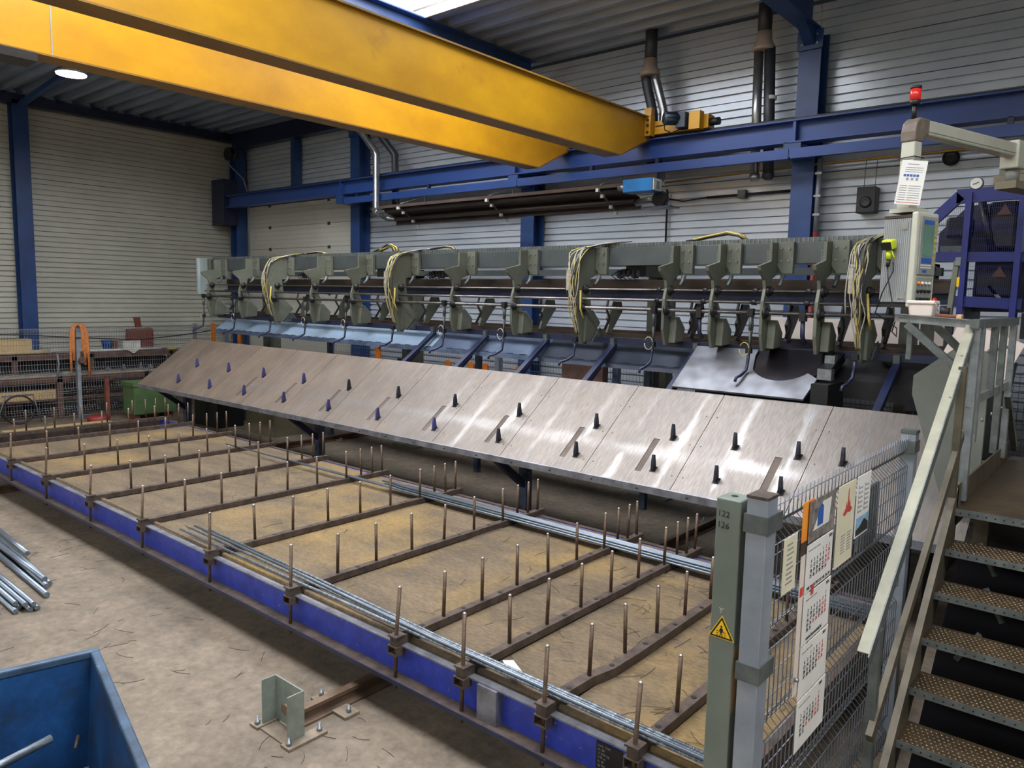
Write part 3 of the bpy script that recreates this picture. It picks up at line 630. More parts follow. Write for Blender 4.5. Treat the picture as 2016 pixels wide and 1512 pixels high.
# bright tubes on the floor at the left edge
tb = 'bright tubes on the floor at the left edge'
for i, (x0, y0, x1, y1, z) in enumerate(((-9.6, 2.52, -7.6, 2.40, .03), (-9.6, 2.47, -7.55, 2.36, .03), (-9.6, 2.40, -7.62, 2.37, .075), (-9.6, 2.36, -7.33, 2.29, .03), (-9.6, 2.55, -8.5, 2.5, .075))):
    o = MB().tube([(x0, y0, z), (x1, y1, z)], .026, 10).build('steel_tube', 'rod_steel', label=['thin bright tube at the back of the floor pile', 'second bright tube from the back of the floor pile', 'bright tube lying on top of the floor pile', 'front bright tube of the floor pile reaching furthest out', 'short stub of tube on the far floor pile'][i], cat='steel tube', group=tb)
for i in range(7):
    MB().tube([(-9.3, 2.02+.05*(i % 4)+.02*(i > 3), .025+.045*(i > 3)), (-7.05-random.uniform(0, .18), 1.99+.05*(i % 4)+.02*(i > 3), .025+.045*(i > 3))], .022, 8).build('steel_tube', 'rod_steel', label='dark ended bright tube in the nearer pile at the left edge', cat='steel tube', group='dark ended tubes at the left edge')

# ================================================================== INCLINED TABLE
TA = math.radians(36.8); CT, ST = math.cos(TA), math.sin(TA)
Y1, Z1 = 6.5, .917; LEN = 1.12/CT
def tp(x, u, n=0): return (x, Y1+u*CT-n*ST, Z1+u*ST+n*CT)     # u up the slope, n off the surface
def slab(m_, x0, x1, u0, u1, n0, n1):
    vs = [tp(x, u, n) for n in (n0, n1) for u in (u0, u1) for x in (x0, x1)]
    return m_.add(vs, [(0, 2, 3, 1), (4, 5, 7, 6), (0, 1, 5, 4), (2, 6, 7, 3), (0, 4, 6, 2), (1, 3, 7, 5)])
tbl = thing('inclined_table', (-8, 7.0, 0), 'long inclined steel plate table with two rows of stop pins', 'table')
J = [-15.15, -13.66, -12.52, -11.38, -10.23, -9.1, -7.97, -6.83, -5.7, -4.55, -3.49, -2.36, -1.0]
PX = [-13.82, -12.67, -11.53, -10.36, -9.2, -8.08, -6.96, -5.86, -4.73, -3.77, -3.09, -2.47, -2.07]
U_LO, U_HI = (6.675-Y1)/CT, (7.04-Y1)/CT
SX = [x-.165 for x in (-11.53, -10.36, -9.2, -8.08, -6.96, -5.86, -4.73, -3.77, -2.47)]
SU0, SU1 = (6.63-Y1)/CT, (7.01-Y1)/CT
for a, b_ in zip(J[:-1], J[1:]):
    hole = [s for s in SX if a+.05 < s < b_-.05]
    m_ = MB(); g = .0035
    xs = [a+g]
    for s in sorted(hole): xs += [s-.036, s+.036]
    xs += [b_-g]
    for k in range(len(xs)-1):
        if k % 2 == 0: slab(m_, xs[k], xs[k+1], 0, LEN, -.012, 0)
        else: slab(m_, xs[k], xs[k+1], 0, SU0, -.012, 0); slab(m_, xs[k], xs[k+1], SU1, LEN, -.012, 0)
    pl = m_.build('table_plate', 'sheet_steel', tbl)
    for s in hole: slab(MB(), s-.036, s+.036, SU0, SU1, -.016, -.006).build('slot', 'slot_dark', pl)
MB().prism([(Y1-.012, Z1-.075), (Y1, Z1-.075), (Y1+.002, Z1-.014), (Y1-.001, Z1+.003), (Y1-.012, Z1-.004)], J[0], J[-1], 'x').build('front_edge', 'rim_steel', tbl)
for a in [J[0]+.55*k+.3 for k in range(25)]: MB().box(a-.012, a+.012, Y1-.014, Y1-.0122, Z1-.05, Z1-.036).build('edge_hole', 'black', tbl)
slab(MB(), J[0], J[0]+.012, 0, LEN, -.09, -.0125).build('end_rib', 'rim_steel', tbl)
for x in [-15.0, -12.6, -10.2, -7.9, -5.6, -3.4, -1.2]: slab(MB(), x-.03, x+.03, .02, LEN-.02, -.12, -.0125).build('cross_rib', 'navy', tbl)
def stop_pin(x, u, m):
    b0 = tp(x, u, 0); y, z = b0[1], b0[2]
    slab(MB(), x-.03, x+.035, u-.035, u+.04, .0005, .005).build('pin_foot', 'black', tbl)
    return MB().prism([(y-.028, z-.01), (y+.034, z+.03), (y+.026, z+.08), (y+.012, z+.15), (y-.008, z+.155), (y-.022, z+.1), (y-.03, z+.04)], x-.015, x+.015, 'x').build('stop_pin', m, tbl, bevel=.004)
for i, x in enumerate(PX):
    stop_pin(x, U_HI, 'pin_blue' if i < 4 else 'pin_dark')
    if i < 12: stop_pin(x-.01, U_LO, 'pin_blue' if i < 7 else 'pin_dark')
# bolts on the plates
for x in J[4:-1]:
    for u in (.18, .62, 1.05):
        for s in (-.06, .06): slab(MB(), x+s-.006, x+s+.006, u-.006, u+.006, .0, .0015).build('countersunk_bolt', 'black', tbl)
for x in (-14.9, -10.4, -6.0, -1.6):
    MB().box(x-.06, x+.06, 7.3, 7.42, 0, 1.42).build('leg', 'chute_lip', tbl)
    MB().beam((x, 6.62, .92), (x, 7.36, .35), .08, .08).build('brace', 'navy', tbl)
MB().box(-15.12, -14.2, 7.62, 8.2, 0, 1.1).build('control_cabinet', 'black', label='black cabinet standing under the left end of the table', cat='cabinet')
MB().box(-13.6, -12.6, 7.9, 8.5, 0, .9).build('storage_box', 'panel_tan', label='tan box on the floor behind the left table legs', cat='box')
# ================================================================== BENDING MACHINE
mc = thing('bending_machine', (-8, 8.7, 0), 'long grey green gantry beam of the bar bending machine', 'machine')
MB().box(-15.55, -1.88, 8.28, 8.62, 3.17, 3.40).build('main_beam', 'beam_grey', mc, bevel=.006)
ct = MB().box(-15.5, -1.9, 8.30, 8.304, 3.402, 3.45).box(-15.5, -1.9, 8.42, 8.424, 3.402, 3.45).box(-15.5, -1.9, 8.30, 8.424, 3.402, 3.405)
ct.build('cable_tray', 'galv_dark', mc)
g_ = MB()
for k in range(270): g_.box(-15.45+k*.05, -15.442+k*.05, 8.293, 8.30, 3.402, 3.45)
g_.build('tray_wires', 'galv', mc, kind='stuff')
MB().box(-15.98, -15.62, 8.24, 8.27, 2.68, 3.44).box(-15.98, -15.94, 8.18, 8.24, 2.68, 3.44).build('end_plate', 'pale_paint', mc)
MB().box(-15.62, -15.55, 8.24, 8.6, 3.0, 3.42).build('end_bracket', 'machine_grey', mc)
MB().box(-15.3, -1.62, 8.5, 8.6, 2.885, 3.0).build('rear_channel', 'brown_band', mc)
MB().prism([(8.44, 2.76), (8.56, 2.76), (8.56, 2.884), (8.44, 2.884), (8.44, 2.87), (8.52, 2.86), (8.52, 2.785), (8.44, 2.775)], -15.3, -1.62, 'x').build('navy_channel', 'navy', mc)
MB().tube([(-15.2, 8.0, 2.868), (-1.65, 8.0, 2.868)], .012, 8).build('guide_shaft', 'shaft', mc)
MB().tube([(-15.2, 7.96, 2.745), (-1.65, 7.96, 2.745)], .017, 8).build('guide_shaft', 'shaft', mc)
MB().tube([(-15.2, 7.93, 2.635), (-1.65, 7.93, 2.635)], .02, 8).build('drive_shaft', 'shaft', mc)
MB().box(-15.3, -1.62, 8.27, 8.33, 2.185, 2.262).build('front_rail', 'navy', mc)
MB().box(-15.3, -1.62, 8.55, 8.62, 2.24, 2.30).build('middle_rail', 'brown_band', mc)
MB().box(-15.3, -1.62, 8.95, 9.02, 2.27, 2.33).build('rear_rail', 'brown_band', mc)
for x in (-14.9, -10.3, -5.25, -2.05):
    MB().box(x-.16, x-.02, 9.2, 9.45, 0, 3.2).box(x+.04, x+.14, 9.25, 9.45, 0, 3.2).build('gantry_leg', 'machine_grey', mc)
    MB().box(x-.16, x+.14, 8.62, 9.45, 3.05, 3.2).build('gantry_arm', 'machine_grey', mc)
    MB().box(x-.3, x+.3, 9.1, 9.6, 0, .03).build('foot_plate', 'machine_grey', mc)
MB().box(-15.3, -1.9, 9.22, 9.3, 3.08, 3.17).build('rear_beam', 'beam_grey', mc)
MB().prism([(-6.985, 3.225), (-6.805, 3.225), (-6.895, 3.375)], 8.274, 8.279, 'y').build('warning_sign', 'black', mc)
MB().prism([(-6.965, 3.235), (-6.825, 3.235), (-6.895, 3.355)], 8.268, 8.2735, 'y').build('sign_face', 'sign_orange', mc)
MB().box(-6.902, -6.888, 8.263, 8.2675, 3.262, 3.325).box(-6.902, -6.888, 8.263, 8.2675, 3.242, 3.254).build('exclamation_mark', 'black', mc)
HX = [-15.03, -13.81, -12.62, -11.43, -10.28, -9.16, -7.94, -6.77, -5.64, -4.44, -3.85, -3.26, -2.69, -2.25]
CAB = (2, 5, 8, 13)
HPROF = [(8.27, 3.40), (8.07, 3.38), (8.07, 3.19), (7.78, 3.13), (7.80, 3.08), (7.93, 2.98), (7.955, 2.89), (7.91, 2.76), (7.905, 2.57), (7.905, 2.41), (7.97, 2.225), (8.26, 2.235), (8.30, 2.42), (8.14, 2.555), (8.14, 2.64), (8.06, 2.76), (8.11, 3.0), (8.27, 3.06)]
CPROF = [(8.27, 3.40), (7.98, 3.40), (7.83, 3.2), (7.80, 2.9), (7.84, 2.6), (7.96, 2.17), (8.06, 2.16), (8.30, 2.42), (8.16, 2.6), (8.11, 3.0), (8.27, 3.06)]

for i, x in enumerate(HX):
    cab = i in CAB
    lab = ('cable covered' if cab else 'grey green') + ' bending station, ' + NTH[i] + ' from the left end of the beam'
    h = thing('bending_station', (x, 8.05, 2.2), lab, 'bending station', 'bending stations under the long beam')
    MB().prism(CPROF if cab else HPROF, x-.018, x+.018, 'x').build('head_plate', 'machine_grey', h, bevel=.004)
    if not cab:
        MB().prism([(8.02, 2.25), (8.24, 2.26), (8.27, 2.42), (8.12, 2.56), (8.05, 2.56)], x+.02, x+.11, 'x').build('jaw_block', 'machine_grey', h, bevel=.012)
    else:
        MB().prism([(8.0, 2.2), (8.1, 2.2), (8.33, 2.44), (8.16, 2.6), (8.02, 2.6)], x+.02, x+.05, 'x').build('jaw_plate', 'machine_grey', h)
        MB().prism([(8.12, 2.2), (8.42, 2.2), (8.3, 2.38)], x+.06, x+.075, 'x').build('gusset', 'galv_dark', h)
    mp = MB().prism([(x+.02, 3.40), (x+.02, 3.14), (x+.075, 3.06), (x+.19, 3.06), (x+.19, 3.40)], 8.22, 8.272, 'y').build('mount_plate', 'machine_grey', h, bevel=.004)
    for bx in (.065, .145):
        for bz in (3.33, 3.2): MB().lathe([(.013, 0), (.013, -.014)], (x+bx, 8.219, bz), 6, 'y').build('bolt', 'galv', mp)
    MB().box(x+.02, x+.19, 8.272, 8.279, 3.06, 3.168).build('clamp_block', 'machine_grey', h)
    for (y, z, r) in ((8.0, 2.868, .055), (7.93, 2.635, .06)):
        MB().lathe([(r, 0), (r, .03), (r*.6, .03), (r*.6, .06), (r*.35, .065)], (x+.02, y, z), 14, 'x').build('bearing', 'dark_machine', h)
    MB().tube([(x+.1, 8.2, 3.04), (x+.1, 8.16, 2.97), (x+.1, 8.1, 2.92)], [.028, .024, .02], 8).build('piston', 'galv_dark', h)
    MB().prism([(8.62, 2.72), (8.78, 2.72), (8.82, 2.6), (8.62, 2.38), (8.54, 2.29), (8.46, 2.31), (8.5, 2.42), (8.46, 2.5), (8.56, 2.62)], x+.05, x+.08, 'x').build('rear_strut', 'machine_grey' if i < 9 else 'dark_machine', h)
    MB().tube([(x+.12, 8.4, 2.75), (x+.12, 8.36, 2.62), (x+.12, 8.44, 2.5), (x+.12, 8.34, 2.36)], .018, 6).build('rear_lever', 'dark_machine', h)
    # hydraulic rod with hose loop and the bent hook below
    if i < 9 or i in (9, 11, 13):
        hx = x-.1 if not cab else x-.02
        hy = 7.88
        MB().box(hx-.03, hx+.03, hy-.025, hy+.025, 2.2, 2.26).build('hook_holder', 'black', h)
        d = -.2 if i < 9 else -.1
        MB().tube([(hx, hy, 2.22), (hx, hy-.01, 2.12), (hx-.01, hy-.02, 2.02), (hx+d*.25, hy-.10, 1.97), (hx+d*.5, hy-.17, 1.945), (hx+d*.55, hy-.19, 1.90)], .017, 7).build('hook_arm', 'arm_navy', h)
        if not cab:
            MB().tube([(hx, hy, 2.62), (hx, hy, 2.45)], .02, 8).tube([(hx, hy, 2.45), (hx+.005, hy, 2.24)], .013, 8).build('hydraulic_rod', 'galv_dark', h)
            loop = [(hx-.045-.055*math.cos(a), hy-.02, 2.24-.075*math.sin(a)) for a in [k*2*PI/14 for k in range(0, 14)]]
            MB().tube(loop, .006, 5).build('hose_loop', 'cable_yellow' if i > 9 else 'cable_white', h)
            MB().tube([(hx+.02, hy+.01, 2.62), (hx+.03, hy, 2.5), (hx+.015, hy, 2.36), (hx+.02, hy-.01, 2.26)], .008, 5).build('hose', 'black_rubber', h)
            MB().box(hx-.03, hx+.03, hy-.03, hy+.03, 2.6, 2.68).build('rod_clamp', 'dark_machine', h)
    else:
        MB().box(x-.16, x-.10, 7.89, 7.97, 2.56, 2.68).build('rod_clamp', 'dark_machine', h)
        MB().tube([(x-.13, 7.93, 2.56), (x-.13, 7.94, 2.4), (x-.11, 7.97, 2.33)], .024, 7).build('lever', 'navy', h)
    for z, y in ((2.868, 8.0), (2.745, 7.96)):
        if i >= 9: MB().lathe([(.03, 0), (.03, .05)], (x-.13, y, z), 10, 'x').build('shaft_collar', 'dark_machine', h)
    if i > 5 and not cab:
        m_ = MB()
        for k in range(4): m_.box(x-.045, x-.02, 8.10, 8.104, 3.2+k*.03, 3.205+k*.03)
        m_.box(x-.047, x-.043, 8.10, 8.104, 3.19, 3.31).build('cable_ladder', 'galv', h)
    if cab:
        for k in range(13):
            r0 = random.uniform
            yb = 7.80; top = (x+r0(.0, .1), 8.2, 3.43); c_ = ['cable_white', 'cable_white', 'cable_yellow', 'cable_white', 'black_rubber', 'cable_yellow', 'cable_white', 'black_rubber', 'cable_white', 'black_rubber', 'cable_yellow', 'cable_white', 'black_rubber'][k]
            xo = -.09+.013*k+r0(-.03, .03)
            pts = [(x+r0(.1, .5), 8.33, 3.47), top, (x+xo-.05*(k % 3 == 2), 7.95-r0(0, .05), 3.33+r0(-.03, .03)), (x+xo, 7.80, 3.15+r0(-.05, .05)), (x+xo*.8+r0(-.06, .05), 7.76, 2.9+r0(-.06, .06)), (x+xo*.6+r0(-.05, .05), 7.79, 2.65), (x+xo*.4, 7.84, 2.45), (x+xo*.3, 7.9, 2.3)]
            if k % 3 == 0: pts = pts[:-2]
            sm = []
            for a in range(len(pts)-1):
                p0, p1, p2, p3 = [Vector(pts[min(max(a+d, 0), len(pts)-1)]) for d in (-1, 0, 1, 2)]
                for t_ in (0, .33, .66):
                    sm.append(.5*((2*p1)+(-p0+p2)*t_+(2*p0-5*p1+4*p2-p3)*t_*t_+(-p0+3*p1-3*p2+p3)*t_**3))
            sm.append(Vector(pts[-1]))
            MB().tube(sm, .0065, 5).build('cable', c_, h)
        MB().tube([(x+.06, 7.85, 2.85), (x+.1, 7.8, 2.62), (x+.11, 7.86, 2.5)], .013, 6).build('yellow_hose', 'cable_yellow', h)
        MB().box(x-.1, x-.06, 7.76, 7.8, 2.85, 3.1).build('cable_duct', 'cable_white', h)
        for q in range(5):
            a_ = x+.24+.07*q; MB().box(a_, a_+.05, 8.4, 8.5, 3.02+.02*(q % 3), 3.12+.015*(q % 2)).build('valve', 'dark_machine', h)
            MB().tube([(a_, 8.4, 3.1), (a_-.05, 8.34, 3.05), (a_+.04, 8.33, 3.0)], .007, 5).build('valve_hose', 'black_rubber', h)
# cable heaps on top of the beam
def heap(x, w_, hgt, lab, n=7):
    t = thing('cable_heap', (x, 8.4, 3.45), lab, 'cable')
    for k in range(n):
        y = 8.36+.02*k; z = 3.455; q = random.uniform(.6, 1.0)
        pts = [(x-w_, y, z), (x-w_*.4, y+random.uniform(-.03, .03), z+hgt*.5*q), (x+w_*.2, y, z+hgt*q), (x+w_*.55, y+.02, z+hgt*.6*q), (x+w_*.7, y, z)]
        MB().tube(pts, .012, 6).build('cable', 'cable_yellow' if k % 3 else 'black_rubber', t)
heap(-4.0, .42, .1, 'heap of yellow cables on the beam above the tenth head')
heap(-9.95, .3, .13, 'arched bunch of yellow cables on the beam beside the column')
heap(-12.0, .5, .04, 'flat yellow cables lying along the left part of the beam', 5)
heap(-8.6, .35, .06, 'dark cable arch on the beam by the sixth head', 4)
# blue chute plates behind the table
ch = thing('guide_chute', (-9.6, 8.3, 1.85), 'light blue inclined chute panel under the bending heads', 'chute')
xs = [-15.1, -12.9, -10.7, -8.55, -6.4, -4.2]
for a, b_ in zip(xs[:-1], xs[1:]):
    MB().prism([(8.5, 2.245), (8.51, 2.235), (8.13, 1.945), (8.12, 1.958)], a+.003, b_-.003, 'x').build('chute_plate', 'chute_blue' if a < -9 else 'chute_shade_mid' if a < -7 else 'chute_shade_dark', ch)  # plates darken to the right, reflection falloff painted as colour
    MB().prism([(8.119, 1.957), (8.129, 1.944), (8.09, 1.925), (8.08, 1.89), (8.065, 1.89), (8.08, 1.935)], a+.003, b_-.003, 'x').build('chute_lip', 'chute_lip' if a < -7 else 'chute_shade_dark', ch)
    k = a+.1
    while k < b_-.1:
        MB().box(k, k+.12, 8.112, 8.122, 1.958, 1.964).build('lip_seam', 'navy', ch); k += .24
for x in (-14.8, -11.8, -8.0, -5.0): MB().box(x-.04, x+.04, 8.56, 8.64, 0, 2.1).beam((x, 8.5, 2.1), (x, 8.22, 1.95), .05, .05).build('chute_leg', 'chute_lip', ch)
for i, x in enumerate((-8.66, -7.55, -6.42, -5.33, -4.17, -1.98)):
    t = thing('table_arm', (x, 7.95, 1.75), 'navy sloping arm between table and machine, ' + NTH[i] + ' from the left', 'arm', 'navy sloping arms')
    MB().beam((x, 7.63, 1.72), (x, 8.29, 2.175), .075, .06).build('arm_bar', 'arm_navy', t, bevel=.006)
    MB().beam((x, 7.62, 1.655), (x, 7.95, 1.9), .05, .05).build('arm_stiffener', 'navy', t)
    MB().box(x-.03, x+.03, 8.225, 8.268, 2.17, 2.25).build('arm_bracket', 'galv_dark', t)
# bright transfer plates at the right end
tr = thing('transfer_plate', (-3.4, 8.0, 1.7), 'shiny steel plate with a round cut out beside the machine', 'plate')
def arcpts(cx, cu, r, a0, a1, n=14): return [(cx+r*math.cos(a0+(a1-a0)*k/n), cu+r*math.sin(a0+(a1-a0)*k/n)) for k in range(n+1)]
outline = [(-4.12, .0), (-2.66, .0), (-2.62, .32)] + [p for p in arcpts(-3.03, .60, .36, math.radians(-35), math.radians(-145))] + [(-3.38, .62), (-3.38, .72), (-4.12, .72)]
def tp2(x, u, n=0): return (x, 7.62+u*CT-n*ST, 1.785+u*ST+n*CT)
m_ = MB(); n = len(outline); vs = [tp2(x, u, .012) for x, u in outline]+[tp2(x, u, -.012) for x, u in outline]
m_.add(vs, [tuple(range(n)), tuple(range(2*n-1, n-1, -1))]+[(i, (i+1) % n, n+(i+1) % n, n+i) for i in range(n)])
m_.build('front_plate', 'plate_steel', tr)
dp = [(x, u) for x, u in arcpts(-3.03, .56, .40, 0, 2*PI-.01, 28)]
m_ = MB(); n = len(dp); vs = [tp2(x, u, -.02) for x, u in dp]+[tp2(x, u, -.035) for x, u in dp]
m_.add(vs, [tuple(range(n)), tuple(range(2*n-1, n-1, -1))]+[(i, (i+1) % n, n+(i+1) % n, n+i) for i in range(n)]).build('round_plate', 'plate_dark', tr)
MB().box(-2.62, -2.48, 7.86, 7.95, 1.98, 2.09).build('angle_block', 'galv', tr); MB().box(-2.60, -2.5, 8.0, 8.1, 2.14, 2.22).build('angle_block', 'galv', tr)
MB().beam((-2.55, 7.9, 2.05), (-2.55, 8.3, 2.2), .12, .1).build('carrier', 'black', tr)
MB().box(-4.1, -2.6, 8.14, 8.2, 1.6, 2.1).build('support', 'navy', tr)
td = thing('dark_chute', (-2.0, 8.2, 1.6), 'black chute panel between the bright plates', 'chute')
MB().prism([(8.5, 2.235), (8.51, 2.22), (8.24, 1.95), (8.22, 1.96)], -2.6, -1.0, 'x').build('chute_plate', 'dark_machine', td)
MB().box(-2.6, -1.0, 8.18, 8.22, 1.78, 1.96).build('chute_lip', 'dark_machine', td)
MB().box(-2.62, -2.45, 7.7, 8.2, 1.2, 1.95).build('side_panel', 'black', td)
t2 = thing('transfer_plate', (-1.4, 7.9, 1.7), 'smaller dark steel plate under the stair platform', 'plate')
m_ = MB(); ol = [(-1.74, 0), (-1.0, 0), (-1.0, .6), (-1.62, .6)]; n = 4
vs = [tp2(x, u, .012) for x, u in ol]+[tp2(x, u, -.012) for x, u in ol]
m_.add(vs, [tuple(range(n)), tuple(range(2*n-1, n-1, -1))]+[(i, (i+1) % n, n+(i+1) % n, n+i) for i in range(n)]).build('plate', 'plate_dark', t2)
MB().box(-1.66, -1.5, 7.88, 7.97, 1.98, 2.1).build('angle_block', 'galv', t2); MB().box(-1.6, -1.5, 8.02, 8.1, 2.14, 2.2).build('angle_block', 'galv', t2)
MB().box(-1.7, -1.1, 8.11, 8.17, 1.3, 2.1).build('support', 'black', t2)
# bundle shelf behind the machine seen between heads
t = thing('rear_table', (-3, 9.8, 0), 'pale inclined feed table behind the machine', 'table')
MB().prism([(9.7, 1.9), (10.4, 2.55), (10.42, 2.5), (9.72, 1.85)], -4.2, -1.2, 'x').build('feed_plate', 'bucket_white', t)
for x in (-4.0, -1.4): MB().box(x-.05, x+.05, 10.0, 10.1, 0, 2.1).build('leg', 'machine_grey', t)
# ================================================================== SAFETY FENCES
FOLDS = [1.86, 1.43, 1.03, .62, .2]
def mesh_fence(name, lab, axis, c, a0, a1, H=2.0, pitch=.05, r=.0024, sgn=1, m='wire', rows=.1, zb=.08, parent=None):
    """folded wire mesh panel: upright wires with V folds and level wires, in the plane axis = c"""
    def P(a, d, z): return (c+d*sgn, a, z) if axis == 'x' else (a, c+d*sgn, z)
    zs = [(H, 0)]
    for f in FOLDS:
        if f+.05 < H: zs += [(f+.05, 0), (f, .05), (f-.05, 0)]
    zs += [(zb, 0)]
    mb = MB(); n = int(round((a1-a0)/pitch))
    for i in range(n+1): 
        a = a0+(a1-a0)*i/n; mb.tube([P(a, d, z) for z, d in zs], r, 4)
    lev = [(H-.03, 0)]
    for f in FOLDS:
        if f+.05 < H: lev += [(f+.05, 0), (f, .05), (f-.05, 0)]
    z = H-.03
    while z > zb:
        z -= rows
        if all(abs(z-f) > .08 for f in FOLDS): lev.append((z, 0))
    for z, d in lev: mb.tube([P(a0, d+.004, z), P(a1, d+.004, z)], r*1.15, 4)
    o = mb.build(name, m, parent, kind='stuff')
    return o
fn = thing('mesh_fence', (-1.065, 3.85, 0), 'folded wire mesh safety fence hung with calendars beside the stairs', 'fence')
mesh_fence('wire_mesh', '', 'x', -1.065, 2.83, 4.86, pitch=.047, r=.0026, sgn=-1, m='wire_dark', parent=fn)
p1 = MB().box(-1.125, -1.045, 2.70, 2.80, 0, 2.02).build('fence_post', 'galv_post', fn, bevel=.004)
MB().box(-1.127, -1.043, 2.698, 2.802, 2.021, 2.032).build('post_cap', 'rust_bar', p1)
for z in (1.93, 1.345, .7): MB().box(-1.132, -1.038, 2.693, 2.84, z-.04, z+.03).build('clamp', 'galv_dark', p1)
p2 = MB().box(-1.115, -1.035, 4.87, 4.95, 0, 2.0).build('fence_post', 'galv_post', fn, bevel=.004)
MB().box(-1.118, -1.032, 4.867, 4.953, 2.001, 2.02).build('post_cap', 'galv_dark', p2)
for z in (1.93, 1.345): MB().box(-1.122, -1.028, 4.84, 4.957, z-.04, z+.03).build('clamp', 'galv_dark', p2)
MB().lathe([(.009, 0), (.009, .02)], (-1.055, 3.13, 1.16), 8, 'x').build('fixing_bolt', 'galv', fn)
# tall green post with warning triangle
gp = thing('light_barrier_post', (-1.195, 2.76, 0), 'grey green square post with a yellow warning triangle and handwritten 122', 'post')
po = MB().box(-1.247, -1.147, 2.70, 2.815, 0, 2.0).build('post_body', 'post_green', gp, bevel=.006)
MB().lathe([(.014, 0), (.014, .001)], (-1.2, 2.76, 2.0005), 12).build('cap_hole', 'black', gp)
Yp = 2.6985
def tri(m_, cx, cz, s, y0, y1): return m_.prism([(cx-s*.5, cz-s*.29), (cx+s*.5, cz-s*.29), (cx, cz+s*.577)], y0, y1, 'y')
tri(MB(), -1.197, 1.475, .108, Yp-.0012, Yp).build('warning_sign', 'sign_yellow', gp)
tri(MB(), -1.197, 1.475, .098, Yp-.0020, Yp-.0013).build('sign_border', 'black', gp)
tri(MB(), -1.197, 1.475, .076, Yp-.0028, Yp-.0021).build('sign_face', 'sign_yellow', gp)
fg = MB(); yy0, yy1 = Yp-.0036, Yp-.0029
fg.lathe([(.0042, 0), (.0042, .0007)], (-1.197, yy0, 1.493), 10, 'y').box(-1.2015, -1.1925, yy0, yy1, 1.468, 1.487)
for s in (-1, 1):
    fg.beam((-1.197+s*.0035, (yy0+yy1)/2, 1.485), (-1.197+s*.009, (yy0+yy1)/2, 1.470), .0007, .003, (1, 0, 0)).beam((-1.197+s*.002, (yy0+yy1)/2, 1.469), (-1.197+s*.005, (yy0+yy1)/2, 1.452), .0007, .0035, (1, 0, 0))
    for k in range(3): fg.box(-1.197+s*.016-.004, -1.197+s*.016+.004, yy0, yy1, 1.455+k*.008, 1.4575+k*.008)
fg.build('sign_figure', 'black', gp)
for txt, z in (('122', 1.93), ('126', 1.885)): text_mesh(txt, .034, frame3((-1.24, Yp+.0006, z), (1, .0, -.06), (.05, 0, 1)), 'ink', 'handwriting', gp)
MB().beam((-1.205, Yp-.0002, 1.545), (-1.203, Yp-.0002, 1.56), .0006, .002).beam((-1.203, Yp-.0002, 1.56), (-1.211, Yp-.0002, 1.567), .0006, .002).beam((-1.203, Yp-.0002, 1.56), (-1.193, Yp-.0002, 1.566), .0006, .002).build('chalk_mark', 'paper', gp)
MB().box(-1.1468, -1.146, 2.705, 2.76, 1.15, 1.42).build('tape_remnant', 'cardboard', gp)
# papers hung on the fence: local frame u = +Y, v = up, facing +X
XC = -1.048
def sheet(y0, y1, z0, z1, m, name, parent, x=XC, th=.002): return MB().box(x-th, x, y0, y1, z0, z1).build(name, m, parent)
def txt(body, size, y, z, m, name, parent, x=XC, align='LEFT'): return text_mesh(body, size, frame3((x+.0012, y, z), (0, 1, 0), (0, 0, 1)), m, name, parent, align, .0004)
cal = thing('wall_calendar', (XC, 3.33, .8), 'long white four month calendar hanging on the mesh fence', 'calendar')
ya, yb = 3.17, 3.50
hd = sheet(ya, yb, 1.745, 1.925, 'dusk_pic', 'picture_header', cal, XC+.001)
MB().prism([(ya+.05, 1.79), (yb-.08, 1.79), (yb-.06, 1.9), (ya+.16, 1.9)], XC+.0012, XC+.0018, 'x').build('picture_sky', 'paper', hd)
MB().prism([(ya+.1, 1.8), (ya+.17, 1.8), (ya+.17, 1.88), (ya+.14, 1.895), (ya+.1, 1.87)], XC+.0019, XC+.0024, 'x').build('picture_building', 'ink_blue', hd)
import calendar as _c
MON = [(2024, 11, 1.735, 1.525), (2024, 12, 1.515, 1.29), (2025, 1, 1.28, 1.045), (2024, 12, 1.035, .80)]
for q, (yr, mo_, zt, zb) in enumerate(MON):
    s_ = sheet(ya, yb+.012*q, zb, zt, 'paper' if q != 3 else 'paper', 'month_sheet', cal)
    txt(str(yr), .02, yb-.055, zt-.022, 'ink', 'year', s_)
    txt(['november', 'december', 'januari', 'december'][q] + ' november novembre', .011, ya+.02, zt-.03, 'ink_grey', 'month_name', s_)
    blk = []; red = []
    wk = _c.Calendar(0).monthdayscalendar(yr, mo_)
    for r, row in enumerate(wk):
        for c_, dday in enumerate(row):
            if not dday: continue
            isred = c_ >= 5 or (mo_ == 12 and dday in (25, 26)) or (mo_ == 1 and dday == 1)
            (red if isred else blk).append((r, c_, dday))
    zz = zt-.055
    for lst, mm, nm in ((blk, 'ink', 'weekday_dates'), (red, 'ink_red', 'red_dates')):
        for r in range(len(wk)):
            parts = [(c_, dd) for rr, c_, dd in lst if rr == r]
            for c_, dd in parts: txt(str(dd), .024, ya+.06+c_*.037, zz-.022*r-.01, mm, nm, s_, align='CENTER')
    if q == 0: txt('WK MA DI WO DO VR ZA ZO', .022, ya+.02, zb+.008, 'ink', 'day_names', s_)
    if q == 1: txt('www.bouwstaal.nl', .027, ya+.05, zb+.012, 'ink', 'web_address', s_)
MB().box(XC+.001, XC+.003, 3.245, 3.275, 1.5, 1.545).build('date_marker', 'ink_red', cal)
c2 = thing('wall_calendar', (XC-.006, 3.14, 1.0), 'narrow calendar with an orange picture half hidden behind the long one', 'calendar')
